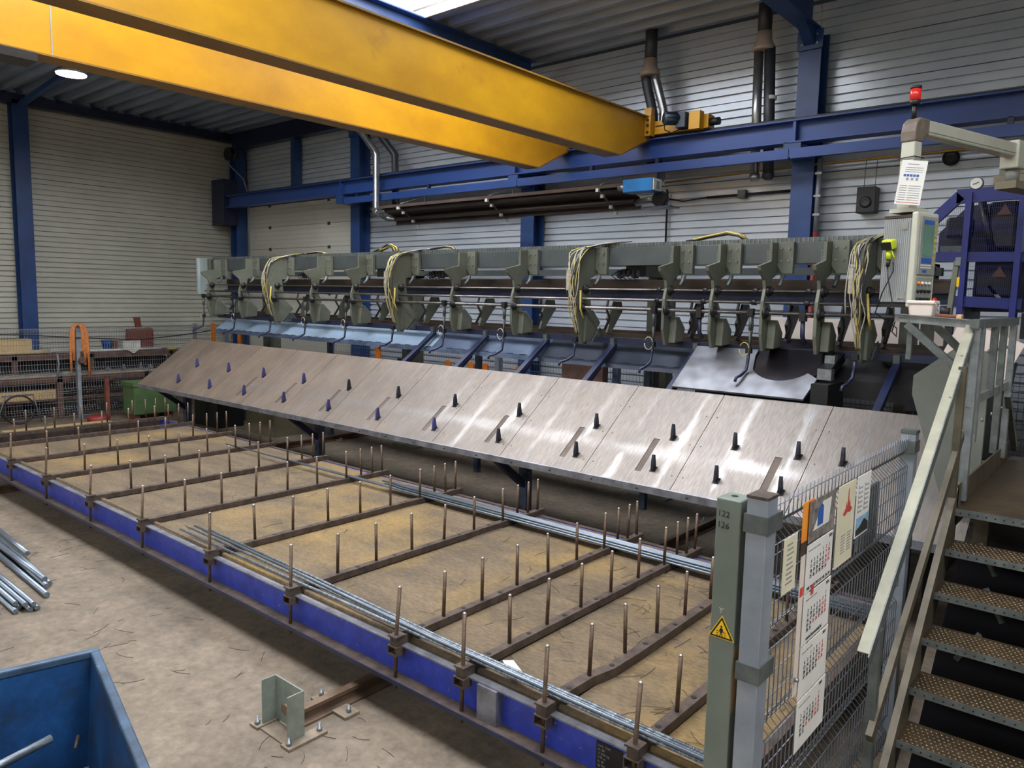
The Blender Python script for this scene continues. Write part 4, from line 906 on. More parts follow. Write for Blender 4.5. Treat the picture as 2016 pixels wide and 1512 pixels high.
sheet(3.11, 3.24, 1.76, 1.93, 'orange_pic', 'picture_header', c2, XC-.006); sheet(3.11, 3.24, 1.70, 1.76, 'brown_band', 'picture_foot', c2, XC-.006); sheet(3.12, 3.25, 1.08, 1.70, 'bucket_white', 'month_sheet', c2, XC-.006)
MB().box(XC-.0058, XC-.005, 3.13, 3.165, 1.52, 1.56).build('date_marker', 'ink_red', c2)
c3 = thing('wall_calendar', (XC, 3.67, 1.53), 'cream calendar sheet with a red flame drawing on the fence', 'calendar')
sheet(3.545, 3.80, 1.535, 1.92, 'paper_cream', 'sheet', c3); sheet(3.55, 3.8, 1.53, 1.535, 'paper_cream', 'pad_edge', c3, th=.008)
MB().prism([(3.62, 1.775), (3.66, 1.80), (3.67, 1.83), (3.685, 1.80), (3.69, 1.88), (3.70, 1.895), (3.705, 1.82), (3.72, 1.835), (3.73, 1.80), (3.76, 1.785), (3.73, 1.77), (3.69, 1.778), (3.65, 1.765)], XC+.0002, XC+.001, 'x').build('flame_drawing', 'ink_red', c3)
for y in (3.62, 3.71):
    l_ = MB()
    for k in range(7): l_.box(XC+.0002, XC+.0008, y, y+.06-.004*(k % 3), 1.585+k*.014, 1.591+k*.014)
    l_.build('text_lines', 'ink_grey', c3)
c4 = thing('safety_poster', (XC, 3.94, 1.61), 'white poster with small icons and a blue building photo', 'poster')
sheet(3.83, 4.05, 1.61, 1.92, 'paper', 'sheet', c4)
MB().box(XC+.0002, XC+.001, 3.84, 4.04, 1.62, 1.71).build('photo', 'sky_pic', c4)
MB().prism([(3.84, 1.62), (4.04, 1.62), (4.04, 1.66), (3.97, 1.69), (3.9, 1.66), (3.84, 1.65)], XC+.0012, XC+.0018, 'x').build('photo_building', 'ink', c4)
l_ = MB()
for r in range(6):
    for q in (0, 1): l_.box(XC+.0002, XC+.0008, 3.85+q*.1, 3.92+q*.1, 1.735+r*.024, 1.742+r*.024).box(XC+.0002, XC+.0008, 3.85+q*.1, 3.862+q*.1, 1.744+r*.024, 1.752+r*.024)
l_.build('icons', 'ink_grey', c4)
pq = thing('notice_plaque', (XC, 2.97, 1.59), 'small cream notice plaque near the fence post', 'sign')
sheet(2.90, 3.045, 1.595, 1.825, 'paper_cream', 'plate', pq)
l_ = MB()
for k in range(9): l_.box(XC+.0002, XC+.0008, 2.935+.006*(k % 2), 3.01-.008*(k % 3), 1.63+k*.02, 1.637+k*.02)
l_.build('text_lines', 'ink_grey', pq)
MB().box(-1.10, -1.09, 4.05, 4.38, 1.48, 1.80).build('rubber_mat', 'galv_dark', label='dark board hanging behind the mesh beside the poster', cat='board')

# ================================================================== STAIRS AND PLATFORM
XS = -.86; XW = .12; RISE, RUN, ZP, YP = .202, .2125, 1.53, 5.19
st = thing('steel_stairs', (-.37, 4.4, 0), 'steel stairs with perforated treads up to the platform', 'stairs')
sl = RISE/RUN
for x in (XS, XW):
    MB().prism([(YP+.06, ZP+.135), (YP-7.4*RUN-.06, .0), (YP-7.4*RUN+.2, .0), (YP+.06, ZP-.2)], x-.006, x+.006, 'x').build('stringer', 'stair_steel', st)
    MB().prism([(YP+.06, ZP+.15), (YP-7.4*RUN-.07, .0), (YP-7.4*RUN-.055, .0), (YP+.06, ZP+.135)], x-.03, x+.006, 'x').build('stringer_flange', 'stair_steel', st)
for k in range(0, 8):
    y, z = YP-k*RUN, ZP-k*RISE
    if k: tdp = MB().box(XS+.007, XW-.007, y, y+.24, z-.004, z).build('tread', 'tread', st)
    else: continue
    MB().box(XS+.007, XW-.007, y-.004, y, z-.04, z).build('nosing', 'galv_dark', tdp)
    h_ = MB()
    for j in range(21): h_.lathe([(.0055, 0), (.0055, -.001)], (XS+.035+.045*j, y-.004, z-.022), 8, 'y')
    h_.build('nosing_holes', 'black', tdp, kind='stuff')
    b_ = MB()
    for j in range(38):
        for i in range(7): 
            xx = XS+.03+.0245*j + (.012 if i % 2 else 0); yy = y+.015+.031*i
            b_.lathe([(.009, 0), (.006, .004)], (xx, yy, z), 5)
    b_.build('anti_slip_studs', 'stud', tdp, kind='stuff')
MB().prism([(5.5, 1.25), (4.28, .02), (4.6, .02), (5.5, .8)], XS+.01, XW-.01, 'x').build('shade_plate', 'matte_black', st)  # added black sheet standing in for the shade behind the treads
for (a, b_) in (((-.72, 5.24, 1.33), (-.62, 5.2, 1.16)), ((-.64, 5.03, 1.13), (-.54, 4.99, .96)), ((-.40, 5.03, 1.13), (-.30, 4.99, .96)), ((-.62, 4.82, .93), (-.72, 4.78, .76))): MB().beam(a, b_, .022, .022).build('back_strut', 'galv_dark', st)
# hand rail of the stairs
hr = thing('stair_handrail', (XS, 4.5, .4), 'chipped pale angle iron handrail sloping down the stairs', 'handrail')
h0, h1 = V(XS-.03, 5.42, 2.665), V(XS-.03, 3.53, 1.19)
MB().beam(h0, h1, .055, .008).build('rail_angle', 'handrail', hr); MB().beam(h0+V(.026, 0, -.03), h1+V(.026, 0, -.03), .006, .06).build('rail_web', 'galv_dark', hr)
MB().beam(V(XS+.0, 5.2, 1.98), V(XS+.0, 3.62, .75), .03, .06).build('knee_rail', 'stair_steel', hr)
for y, zt, zb in ((3.66, 1.26, .22), ):
    MB().box(XS-.035, XS+.005, y, y+.05, zb-.22, zt).build('rail_post', 'galv_dark', hr)
MB().box(XS-.02, XS+.02, 5.05, 5.1, 1.62, 2.4).build('rail_post', 'stair_steel', hr)
# platform
pf = thing('work_platform', (-.3, 6.3, 0), 'steel operator platform with galvanised railing at the stair top', 'platform')
MB().box(XS+.007, 1.4, YP, 7.4, ZP-.006, ZP).build('platform_deck', 'tread', pf)
MB().box(XS+.007, 1.4, YP-.004, YP, ZP-.045, ZP).build('platform_nosing', 'galv_dark', pf)
h_ = MB()
for j in range(48): h_.lathe([(.0055, 0), (.0055, -.001)], (XS+.035+.045*j, YP-.004, ZP-.024), 8, 'y')
h_.build('nosing_holes', 'black', pf, kind='stuff')
MB().box(XS-.006, XS+.006, YP+.03, 7.2, ZP-.12, ZP+.14).build('kick_plate', 'stair_steel', pf)
for y, z0, w_, m in ((5.36, 1.55, .05, 'galv'), (5.5, 1.9, .05, 'galv'), (6.02, 2.15, .055, 'galv_dark'), (6.4, 1.7, .05, 'galv_dark'), (6.85, 1.6, .06, 'galv')):
    p = MB().box(XS-.012, XS+.03, y-w_/2, y+w_/2, z0, 2.62).build('railing_post', m, pf)
    for z in (2.45, 1.98): MB().lathe([(.014, 0), (.014, -.012)], (XS-.013, y, z), 6, 'x').build('bolt', 'galv', p)
MB().beam((XS, 5.33, 2.165), (XS, 6.95, 2.165), .03, .055).build('knee_rail', 'galv', pf)
MB().beam((XS, 5.3, 2.645), (XS, 6.98, 2.645), .05, .055).build('top_rail', 'galv_dark', pf)
MB().box(XS+.3, 1.4, 6.2, 7.4, ZP+.001, ZP+.03).build('rubber_mat', 'dark_machine', pf)
MB().beam((XS+.03, 6.7, 2.1), (XS+.03, 7.35, 1.6), .04, .04).build('brace', 'galv_dark', pf)
for x in (XS+.05, 1.2): MB().box(x, x+.08, 5.6, 5.68, 0, ZP-.006).build('support_leg', 'stair_steel', pf)
# shelf bracket
sf = thing('bracket_shelf', (-1.1, 5.5, 2.3), 'galvanised angle iron shelf reaching out from the platform railing', 'shelf')
MB().beam((-1.335, 5.43, 2.668), (-.89, 5.38, 2.642), .006, .05).build('front_angle', 'galv', sf)
MB().beam((-1.335, 5.43, 2.693), (-.89, 5.38, 2.667), .045, .005).build('front_ledge', 'galv', sf)
MB().beam((-1.3, 5.62, 2.672), (-.86, 5.6, 2.655), .04, .012).build('shelf_board', 'galv_dark', sf)
MB().beam((-1.11, 5.52, 2.665), (-1.11, 5.42, 2.667), .4, .006).build('shelf_plate', 'galv_dark', sf)
MB().beam((-1.26, 5.43, 2.63), (-.93, 5.42, 2.34), .04, .045).build('diagonal_brace', 'galv_dark', sf)
MB().beam((-1.15, 5.6, 2.64), (-.88, 5.6, 2.38), .04, .045).build('diagonal_brace', 'galv_dark', sf)
MB().box(-1.255, -1.225, 5.43, 5.47, 2.40, 2.645).build('drop_post', 'galv_dark', sf)
bk_ = thing('plastic_bucket', (-1.19, 5.52, 2.69), 'white square plastic bucket standing on the bracket shelf', 'bucket')
zb = 2.676
MB().add([(-1.26, 5.46, zb), (-1.13, 5.46, zb), (-1.13, 5.58, zb), (-1.26, 5.58, zb), (-1.272, 5.45, zb+.1), (-1.118, 5.45, zb+.1), (-1.118, 5.59, zb+.1), (-1.272, 5.59, zb+.1)], [(0, 3, 2, 1), (0, 1, 5, 4), (1, 2, 6, 5), (2, 3, 7, 6), (3, 0, 4, 7), (4, 5, 6, 7)]).build('tub', 'bucket_white', bk_, bevel=.012)
MB().box(-1.278, -1.112, 5.444, 5.596, zb+.084, zb+.106).build('rim', 'bucket_white', bk_, bevel=.006)
MB().tube([(-1.112, 5.46, zb+.09), (-1.105, 5.52, zb+.04), (-1.112, 5.58, zb+.09)], .003, 5).build('handle', 'plastic_white', bk_)
br = thing('hand_brush', (-1.04, 5.52, 2.69), 'brown wooden hand tool lying on the shelf beside the bucket', 'tool')
MB().beam((-1.11, 5.5, 2.69), (-.99, 5.52, 2.685), .02, .02).build('handle', 'brown_tool', br, bevel=.004); MB().box(-.995, -.965, 5.49, 5.55, 2.668, 2.698).build('block', 'brass', br, bevel=.004)
# cladding beyond the stairs
MB().prism([(-1.46, 2.2), (-1.2, 2.42), (-.95, 2.42), (-.95, 1.2), (-1.18, 1.2), (-1.46, 2.05)], 6.62, 6.66, 'y').build('chute_side', 'panel_grey', label='grey sheet metal side plate under the bracket shelf', cat='panel')
MB().box(-.74, 1.2, 7.5, 9.2, 0, 2.45).build('machine_cabinet', 'panel_tan', label='tan machine cabinet behind the platform railing', cat='cabinet', bevel=.01)
MB().box(-.8, 1.6, 5.75, 7.3, .02, 1.45).build('under_platform_shade_box', 'dark_machine', label='dark machine box under the operator platform', cat='machine')  # added dark box, keeps the gaps between the treads dark
t = thing('gutter_chute', (-.55, 7.2, 1.9), 'pale bent sheet chute seen through the railing', 'chute')
MB().beam((-1.05, 7.3, 2.55), (-1.25, 7.3, 2.05), .5, .01, (0, 1, 0)).build('chute_sheet', 'bucket_white', t); MB().box(-1.3, -.9, 7.25, 7.32, 1.5, 2.04).build('chute_foot', 'dark_machine', t)
# ================================================================== CONTROL PENDANT
PC = V(-1.42, 5.95, 0); AZ = math.radians(-17)
pd = thing('control_pendant', (PC.x, PC.y, 2.72), 'pale control pendant with screen and push buttons on a swing arm', 'control panel')
bw, bd, z0, z1 = .20, .36, 2.735, 3.40        # seen from its ribbed left side
x0, x1, y0, y1 = PC.x-.17, PC.x+.03, PC.y-.02, PC.y+.24
MB().box(x0, x1, y0, y1, z0+.035, z1-.04).build('ribbed_case', 'pendant_rib', pd, bevel=.004)
rb = MB()
for k in range(14): rb.box(x0+.008+k*.0142, x0+.013+k*.0142, y0-.004, y0, z0+.036, z1-.042)
rb.build('case_ribs', 'pendant_grey', pd, kind='stuff')
MB().box(x0, x1, y0-.004, y1, z1-.038, z1-.018).build('top_strip', 'brown_band', pd)
MB().box(x0+.02, x1+.02, y0+.01, y1-.01, z0, z0+.034).build('bottom_rail', 'dark_machine', pd)
MB().box(x1+.001, x1+.045, y0-.006, y1+.006, z0, z1).build('front_frame', 'pendant', pd, bevel=.012)
hm = MB().box(x1+.046, x1+.058, y0+.03, y1-.02, z0+.23, z1-.03).build('operator_panel', 'pendant_grey', pd, bevel=.003)
MB().box(x1+.059, x1+.0602, y0+.06, y1-.07, z0+.36, z1-.09).build('screen', 'screen', hm)
MB().box(x1+.059, x1+.0602, y0+.06, y1-.07, z1-.085, z1-.055).build('blue_bar', 'ink_blue', hm)
MB().box(x1+.059, x1+.0602, y0+.055, y1-.075, z0+.31, z0+.35).build('blue_bar', 'ink_blue', hm)
MB().box(x1+.059, x1+.0602, y0+.08, y0+.13, z0+.245, z0+.265).build('blue_key', 'ink_blue', hm)
kk = MB()
for k in range(8): kk.box(x1+.059, x1+.0602, y1-.062, y1-.035, z0+.30+k*.04, z0+.325+k*.04)
kk.build('yellow_keys', 'cable_yellow', hm, kind='stuff')
for k in range(2): MB().box(x1+.059, x1+.0602, y0+.05, y1-.075, z0+.275+k*.017, z0+.285+k*.017).build('key_strip', 'plastic_white', hm)
MB().box(x1+.046, x1+.052, y0+.03, y1-.03, z0+.03, z0+.21).build('button_panel', 'pendant_grey', pd)
for r in range(3):
    for c_ in range(4):
        mm = 'orange' if (r == 2 and c_ == 0) else 'black' if r != 2 else 'plastic_white'
        MB().lathe([(.012, 0), (.012, .012), (.007, .018)], (x1+.052, y0+.05+c_*.045, z0+.06+r*.055), 8, 'x').build('push_button', mm, pd)
MB().lathe([(.012, 0), (.012, .03)], (x1+.052, y1-.05, z0+.05), 10, 'x').build('emergency_stop', 'sign_yellow', pd); MB().lathe([(.022, 0), (.024, .015), (.012, .022)], (x1+.082, y1-.05, z0+.05), 12, 'x').build('emergency_knob', 'red', pd)
for (zz, xx) in ((z1-.12, x1-.07), (z0+.06, x1-.06)): MB().box(xx, xx+.05, y0-.007, y0-.0045, zz, zz+.05).build('label_plate', 'pendant_grey', pd)
# mast, elbow and swing arm
mx, my = PC.x-.06, PC.y+.06
MB().box(mx-.08, mx+.1, my-.08, my+.1, z1+.001, z1+.03).build('mast_base', 'pendant', pd)
MB().box(mx-.05, mx+.05, my-.05, my+.05, z1+.03, 3.90).build('mast', 'pendant', pd, bevel=.012)
MB().prism([(my-.058, 3.89), (my+.058, 3.89), (my+.06, 3.92), (my+.09, 3.95), (my+.12, 3.95), (my+.12, 4.06), (my+.0, 4.06), (my-.045, 4.02), (my-.06, 3.96)], mx-.055, mx+.055, 'x').build('elbow', 'elbow', pd, bevel=.012)
MB().box(mx-.05, mx+.05, my+.12, my+1.45, 3.95, 4.055).build('swing_arm', 'pendant', pd, bevel=.01)
MB().box(mx+.051, mx+.053, my+.12, my+1.44, 3.972, 3.976).build('arm_groove', 'pendant_grey', pd)
MB().box(mx-.07, mx+.07, my+1.38, my+1.54, 3.86, 4.08).build('pivot_joint', 'pendant', pd, bevel=.012)
MB().tube([(mx, my+1.46, 3.76), (mx, my+1.46, 3.86)], .05, 14).build('pivot_column', 'pendant_grey', pd)
MB().box(mx-.08, mx+.08, my+1.36, my+2.4, 3.70, 3.76).build('pivot_bracket', 'panel_tan', pd)
MB().tube([(mx, my, 4.06), (mx, my, 4.15)], .016, 10).build('beacon_stem', 'black', pd)
MB().lathe([(.03, 0), (.036, .03)], (mx, my, 4.15), 16).build('beacon_base', 'black', pd)
MB().lathe([(.036, 0), (.036, .075)], (mx, my, 4.181), 16).build('beacon_lens', 'red_lens', pd)
MB().lathe([(.038, 0), (.036, .02)], (mx, my, 4.257), 16).build('beacon_cap', 'black', pd)
MB().tube([(mx-.06, my-.06, 3.78), (mx+.06, my-.06, 3.785)], .004, 5).tube([(mx+.06, my-.06, 3.785), (mx+.06, my+.06, 3.785)], .004, 5).build('cable_tie', 'black', pd)
pd.rotation_euler.z = AZ
def prot(x, y, z): # pendant local (unrotated world) to world
    v = Matrix.Rotation(AZ, 3, 'Z') @ (V(x, y, z)-V(PC.x, PC.y, 0)); return v+V(PC.x, PC.y, 0)
dc = thing('instruction_sheet', prot(mx+.03, my-.07, 3.5), 'white printed instruction sheet tied to the pendant mast', 'sheet')
o_ = V(-1.505, 5.86, 3.455); ex = V(.86, .22, -.1).normalized(); ey = V(.13, .05, 1).normalized()
F_ = frame3(o_, ex, ey - ex*ey.dot(ex))
def on_sheet(name, m, u0, u1, v0, v1, t0=.0006, t1=.0012):
    return MB().add([F_ @ V(u, v, t) for t in (t0, t1) for v in (v0, v1) for u in (u0, u1)], [(0, 2, 3, 1), (4, 5, 7, 6), (0, 1, 5, 4), (2, 6, 7, 3), (0, 4, 6, 2), (1, 3, 7, 5)]).build(name, m, dc)
on_sheet('page', 'paper', 0, .16, 0, .30, -.001, 0)
on_sheet('red_line', 'ink_red', .01, .15, .012, .016)
for k in range(5): on_sheet('blue_icon', 'ink_blue', .025+k*.02, .041+k*.02, .19, .206)
for k in range(3): on_sheet('grey_icon', 'ink_grey', .045+k*.03, .06+k*.03, .165, .182)
on_sheet('title', 'ink_grey', .04, .11, .272, .277)
for k in range(7):
    on_sheet('text_line', 'ink_grey', .015, .06, .03+k*.016, .034+k*.016); on_sheet('text_line', 'ink_grey', .07, .145, .03+k*.016, .034+k*.016)
for k in range(3): on_sheet('text_line', 'ink_grey', .03, .14, .222+k*.014, .225+k*.014)
sc_ = thing('hand_scanner', tuple(prot(x0+.07, y0-.05, 3.1)), 'yellow green hand scanner hooked on the ribbed pendant side', 'scanner')
SP = prot(x0+.075, y0-.045, 3.14); rx = Matrix.Rotation(AZ, 3, 'Z') @ V(1, 0, 0); ry = Matrix.Rotation(AZ, 3, 'Z') @ V(0, 1, 0)
def sp(u, d, z): return SP+rx*u+ry*d+V(0, 0, z)
MB().beam(sp(0, -.03, .03), sp(0, .03, .045), .085, .07, (0, 0, 1)).build('scanner_head', 'scanner', sc_, bevel=.012)
MB().beam(sp(0, -.042, .02), sp(0, -.031, .025), .07, .055).build('scan_window', 'black', sc_)
MB().tube([sp(0, .0, .0), sp(.005, .0, -.07)], .02, 8).build('grip', 'scanner', sc_)
MB().tube([sp(.005, 0, -.07), sp(0, 0, -.12)], .014, 8).build('cable_boot', 'black', sc_)
MB().tube([sp(.03, -.01, -.01), sp(.05, 0, -.07)], .005, 5).build('hook_wire', 'scanner', sc_)
MB().tube([sp(0, 0, -.12), sp(.01, 0, -.2), sp(.05, 0, -.35), sp(.09, .0, -.5), sp(.07, .0, -.58), (-1.6, 6.6, 2.5), (-1.75, 7.2, 2.55), sp(-.08, .02, -.45), sp(-.03, .01, -.3), sp(.045, 0, -.15), sp(.04, 0, -.09)], .0045, 5).build('cord', 'black', sc_)

# ================================================================== BLUE GUARDED MACHINE
bg = thing('guarded_machine', (-1.2, 8.6, 2.4), 'dark blue guarded machine with wire mesh windows behind the pendant', 'machine')
YG = 8.4
def gbar(pts, nm='guard_frame'):
    for (a, b_, w_) in pts: MB().beam((a[0], YG, a[1]), (b_[0], YG, b_[1]), .05, w_).build(nm, 'guard_blue', bg)
gbar([((-1.83, 3.53), (-1.57, 3.80), .1), ((-1.6, 3.79), (-.6, 3.81), .13), ((-1.81, 3.2), (-1.81, 3.56), .06), ((-1.84, 3.225), (-.9, 3.21), .09), ((-1.49, 2.6), (-1.49, 3.82), .13), ((-1.06, 2.6), (-1.06, 3.85), .16), ((-1.55, 2.8), (-1.0, 2.78), .1), ((-.62, 2.6), (-.62, 3.85), .1)])
MB().prism([(-1.6, 3.76), (-1.84, 3.5), (-1.84, 3.2), (-1.0, 3.2), (-1.0, 3.8)], 8.95, 9.0, 'y').build('rear_panel', 'guard_dark', bg)
MB().box(-1.5, -.6, 9.0, 9.05, 2.7, 3.25).build('rear_panel', 'guard_dark', bg)
MB().box(-1.72, -1.5, 8.6, 8.8, 3.42, 3.62).build('gear_case', 'dark_machine', bg, bevel=.03); MB().box(-1.36, -1.12, 8.6, 8.85, 3.3, 3.75).build('motor_block', 'dark_machine', bg, bevel=.03)
MB().tube([(-1.42, 8.6, 3.75), (-1.3, 8.6, 3.25)], .035, 8).build('linkage', 'dark_machine', bg); MB().box(-1.75, -1.55, 8.6, 8.75, 3.26, 3.34).build('carriage', 'galv_dark', bg)
MB().box(-1.42, -1.1, 8.55, 8.8, 2.85, 3.12).build('drive_block', 'dark_machine', bg, bevel=.02)
MB().beam((-1.3, 8.56, 2.95), (-1.2, 8.56, 2.83), .02, .03).build('bright_lever', 'galv', bg)
wm = MB()
def wires(xa, xb, za, zb, clip=None):
    n = int((xb-xa)/.016)
    for i in range(n+1):
        x = xa+(xb-xa)*i/n; zt = min(zb, 3.53+(x+1.83)*1.04) if clip else zb
        wm.box(x-.001, x+.001, YG-.004, YG-.002, za, zt)
    k = za
    while k < zb: 
        k += .07; xx = xa if not clip else max(xa, -1.83+(k-3.53)/1.04)
        wm.box(xx, xb, YG-.004, YG-.002, min(k, zb)-.001, min(k, zb)+.001)
wires(-1.8, -1.53, 3.26, 3.76, True); wires(-1.45, -1.11, 3.25, 3.77); wires(-1.45, -1.11, 2.85, 3.18)
wm.build('guard_mesh', 'guard_blue', bg, kind='stuff')
for x, z in ((-1.2, 3.6), (-1.2, 3.03)): MB().prism([(x-.06, z), (x+.06, z), (x, z+.1)], YG-.012, YG-.008, 'y').build('warning_sign', 'sign_dim', bg)
ga = MB().lathe([(.055, 0), (.06, .03), (.055, .035)], (-1.445, 8.36, 3.9), 20, 'y').build('pressure_gauge', 'galv_dark', bg); MB().lathe([(.05, 0), (.05, -.003)], (-1.445, 8.359, 3.9), 20, 'y').build('gauge_face', 'paper', ga); MB().beam((-1.47, 8.354, 3.89), (-1.42, 8.354, 3.91), .002, .006).build('gauge_needle', 'ink', ga)
MB().box(-1.3, -.9, 8.3, 8.6, 3.87, 3.95).build('valve_block', 'panel_tan', bg, bevel=.01); MB().box(-1.18, -1.0, 8.32, 8.55, 3.951, 4.05).build('valve_block', 'panel_tan', bg, bevel=.01); MB().box(-1.26, -1.2, 8.32, 8.5, 3.951, 4.0).build('valve_block', 'machine_grey', bg)
MB().box(-1.5, -1.48, 8.4, 9.4, 0, 2.8).box(-1.0, -.6, 8.45, 9.3, 2.46, 2.7).build('machine_body', 'guard_dark', bg)
ga = thing('lever_stand', (-1.42, 7.6, 2.6), 'grey green lever arm standing left of the blue guard', 'lever')
MB().beam((-1.405, 7.6, 3.14), (-1.435, 7.6, 2.62), .04, .07, (0, 1, 0)).build('lever', 'machine_grey', ga); MB().lathe([(.05, 0), (.05, .08)], (-1.5, 7.6, 2.7), 12, 'x').build('hub', 'dark_machine', ga); MB().box(-1.41, -1.37, 7.55, 7.6, 3.1, 3.17).build('tip', 'galv', ga); MB().box(-1.39, -1.37, 7.56, 7.565, 2.92, 3.0).build('yellow_label', 'sign_yellow', ga)
MB().box(-1.46, -1.40, 7.58, 8.37, 2.58, 2.64).build('bracket', 'dark_machine', ga)
MB().box(-1.46, -1.40, 7.6, 7.68, .02, 2.58).build('stand_post', 'dark_machine', ga)

# ================================================================== LEFT END: FENCE, BENCHES, STOCK
lf = thing('mesh_fence', (-17.15, 7, 0), 'wire mesh fence in front of the work benches at the left end', 'fence')
mesh_fence('wire_mesh', '', 'x', -17.15, 3.5, 9.4, H=1.92, pitch=.05, r=.0032, sgn=1, m='wire', rows=.1, parent=lf)
for y in (3.6, 6.16, 8.7): MB().box(-17.19, -17.11, y-.035, y+.035, 0, 1.98).build('fence_post', 'galv_post', lf)
MB().tube([(-17.08, 3.5, 1.86), (-17.08, 5.2, 1.80), (-17.08, 6.16, 1.72), (-17.08, 7.4, 1.64), (-17.08, 8.3, 1.72), (-17.0, 9.4, 1.86), (-16.5, 10.0, 1.9)], .011, 6).build('hanging_cable', 'black', label='black cable sagging along the left mesh fence', cat='cable')
sr = thing('lashing_strap', (-17.1, 6.16, 1.0), 'orange lashing straps draped over the fence post', 'strap')
for dy, zb in ((-.17, 1.02), (-.11, 1.25), (-.14, 1.4), (.1, 1.15), (.17, .92), (.14, 1.3), (.07, 1.4)):
    MB().tube([(-17.06, 6.16, 2.0), (-17.05, 6.16+dy*.6, 1.97), (-17.05, 6.16+dy*.9, 1.86), (-17.05, 6.16+dy*1.0, 1.5), (-17.05, 6.16+dy*1.02, zb)], .026, 5).build('strap_band', 'strap_orange', sr)
MB().lathe([(.06, 0), (.08, .02), (.06, .04)], (-17.06, 6.2, 1.25), 12, 'x').build('ratchet', 'rust_table', sr)
MB().tube([(-17.1, 5.75, 1.4), (-17.08, 5.77, 1.2), (-17.1, 5.72, .85)], .02, 6).build('grey_strap', 'pipe_grey', label='short grey strap hanging on the fence left of the post', cat='strap')
def bench(lab, y0, y1, x0, x1, z, mt, ml, legs, shelf=None, th=.12):
    t = thing('work_bench', ((x0+x1)/2, (y0+y1)/2, 0), lab, 'bench')
    MB().box(x0, x1, y0, y1, z-.03, z).build('bench_top', mt, t); MB().box(x1-.03, x1, y0, y1, z-.03-th, z-.031).build('front_beam', ml, t); MB().box(x0, x0+.03, y0, y1, z-.03-th, z-.031).build('rear_beam', ml, t)
    for y in legs:
        for x in (x0+.05, x1-.05): MB().box(x-.05, x+.05, y-.05, y+.05, 0, z-.031).build('leg', ml, t)
    if shelf: MB().box(x0+.1, x1-.1, y0, y1, shelf-.04, shelf).build('lower_shelf', ml, t)
    return t
bench('low rusty steel bench right behind the mesh fence', 3.6, 8.0, -17.95, -17.45, .93, 'table_top', 'rust_table', (3.8, 5.9, 7.7), .42)
bench('taller brown bench against the left wall', 3.6, 8.8, -18.75, -18.15, 1.32, 'rust_table', 'rust_table', (3.8, 5.3, 6.8, 8.6), .55, .1)
MB().box(-18.7, -18.4, 3.6, 8.6, .56, 1.15).build('dark_stock', 'dark_machine', label='dark stacked stock under the tall brown bench', cat='stock')
MB().box(-17.85, -17.55, 4.2, 5.9, .425, .62).build('timber_stack', 'plywood', label='stack of pale planks on the lower shelf of the low bench', cat='planks')
MB().box(-18.6, -18.3, 4.6, 5.68, 1.322, 1.64).build('plywood_box', 'plywood', label='plywood box standing on the tall bench by the column', cat='box')
MB().tube([(-18.22, 4.95, 1.37), (-18.22, 6.0, 1.37)], .045, 12).build('paper_roll', 'plywood', label='long pale roll lying at the front of the tall bench', cat='roll')
MB().tube([(-18.2, 6.75, 1.35), (-18.2, 8.4, 1.35)], .03, 10).build('plastic_tube', 'plastic_white', label='long white plastic tube on the tall bench', cat='tube')
bb = thing('plastic_bucket', (-18.4, 7.23, 1.32), 'blue bucket on the tall bench', 'bucket'); MB().lathe([(.085, 0), (.12, .24), (.125, .245), (.12, .25), (.1, .248)], (-18.4, 7.23, 1.322), 18).build('tub', 'plastic_blue', bb); MB().tube([(-18.4, 7.12, 1.56), (-18.28, 7.23, 1.5), (-18.4, 7.34, 1.56)], .006, 5).build('handle', 'galv', bb)
MB().prism([(7.47, 1.36), (7.6, 1.33), (7.7, 1.26), (7.8, 1.33), (7.86, 1.36), (7.86, 1.56), (7.47, 1.56)], -18.13, -18.1, 'x').build('white_panel', 'plastic_white', label='white plastic panel hanging over the bench edge', cat='panel')
MB().box(-18.5, -18.35, 7.36, 7.46, 1.322, 1.55).build('brown_box', 'rust_red', label='narrow red brown box beside the blue bucket', cat='box')
rp = thing('rusty_plate', (-18.9, 8.05, 1.3), 'large rusty plate with a tall stem leaning at the wall', 'plate')
MB().prism([(7.75, 1.325), (8.4, 1.325), (8.4, 1.80), (8.33, 1.83), (7.78, 1.80)], -18.68, -18.62, 'x').build('plate', 'rust_red', rp); MB().prism([(8.0, 1.83), (8.13, 1.83), (8.1, 2.08), (7.96, 2.08)], -18.68, -18.62, 'x').build('stem', 'rust_red', rp)
MB().box(-18.25, -18.1, 8.55, 8.7, 1.322, 1.37).build('yellow_box', 'plastic_yellow', label='small yellow box at the right end of the tall bench', cat='box')
for i, y in enumerate((6.97, 7.3, 7.68, 7.9)): 
    t = thing('clamp_block', (-17.7, y, .93), 'bright steel clamp on the low bench, ' + NTH[i] + ' from the left', 'clamp', 'steel clamps on the low bench')
    MB().box(-17.76, -17.66, y-.04, y+.04, .9305, 1.0).build('block', 'galv', t, bevel=.006); MB().tube([(-17.7, y, 1.0), (-17.7, y, 1.03+.03*(i % 3))], .02, 8).build('spindle', 'galv', t)
MB().box(-17.75, -17.6, 6.05, 6.2, .9305, .97).build('small_box', 'plastic_white', label='small white box on the low bench beside the orange straps', cat='box')
MB().box(-17.72, -17.60, 7.05, 7.35, .66, .74).build('drawer_front', 'panel_tan', label='pale tray under the front beam of the low bench', cat='tray')
wb_ = thing('cart_wheel', (-16.95, 4.97, .05), 'spoked cart with a large rim behind the left fence foot', 'cart')
MB().tube([(-16.95, 4.97+.28*math.cos(a), .34+.28*math.sin(a)) for a in [2*PI*k/24 for k in range(25)]], .02, 6).build('rim', 'dark_machine', wb_)
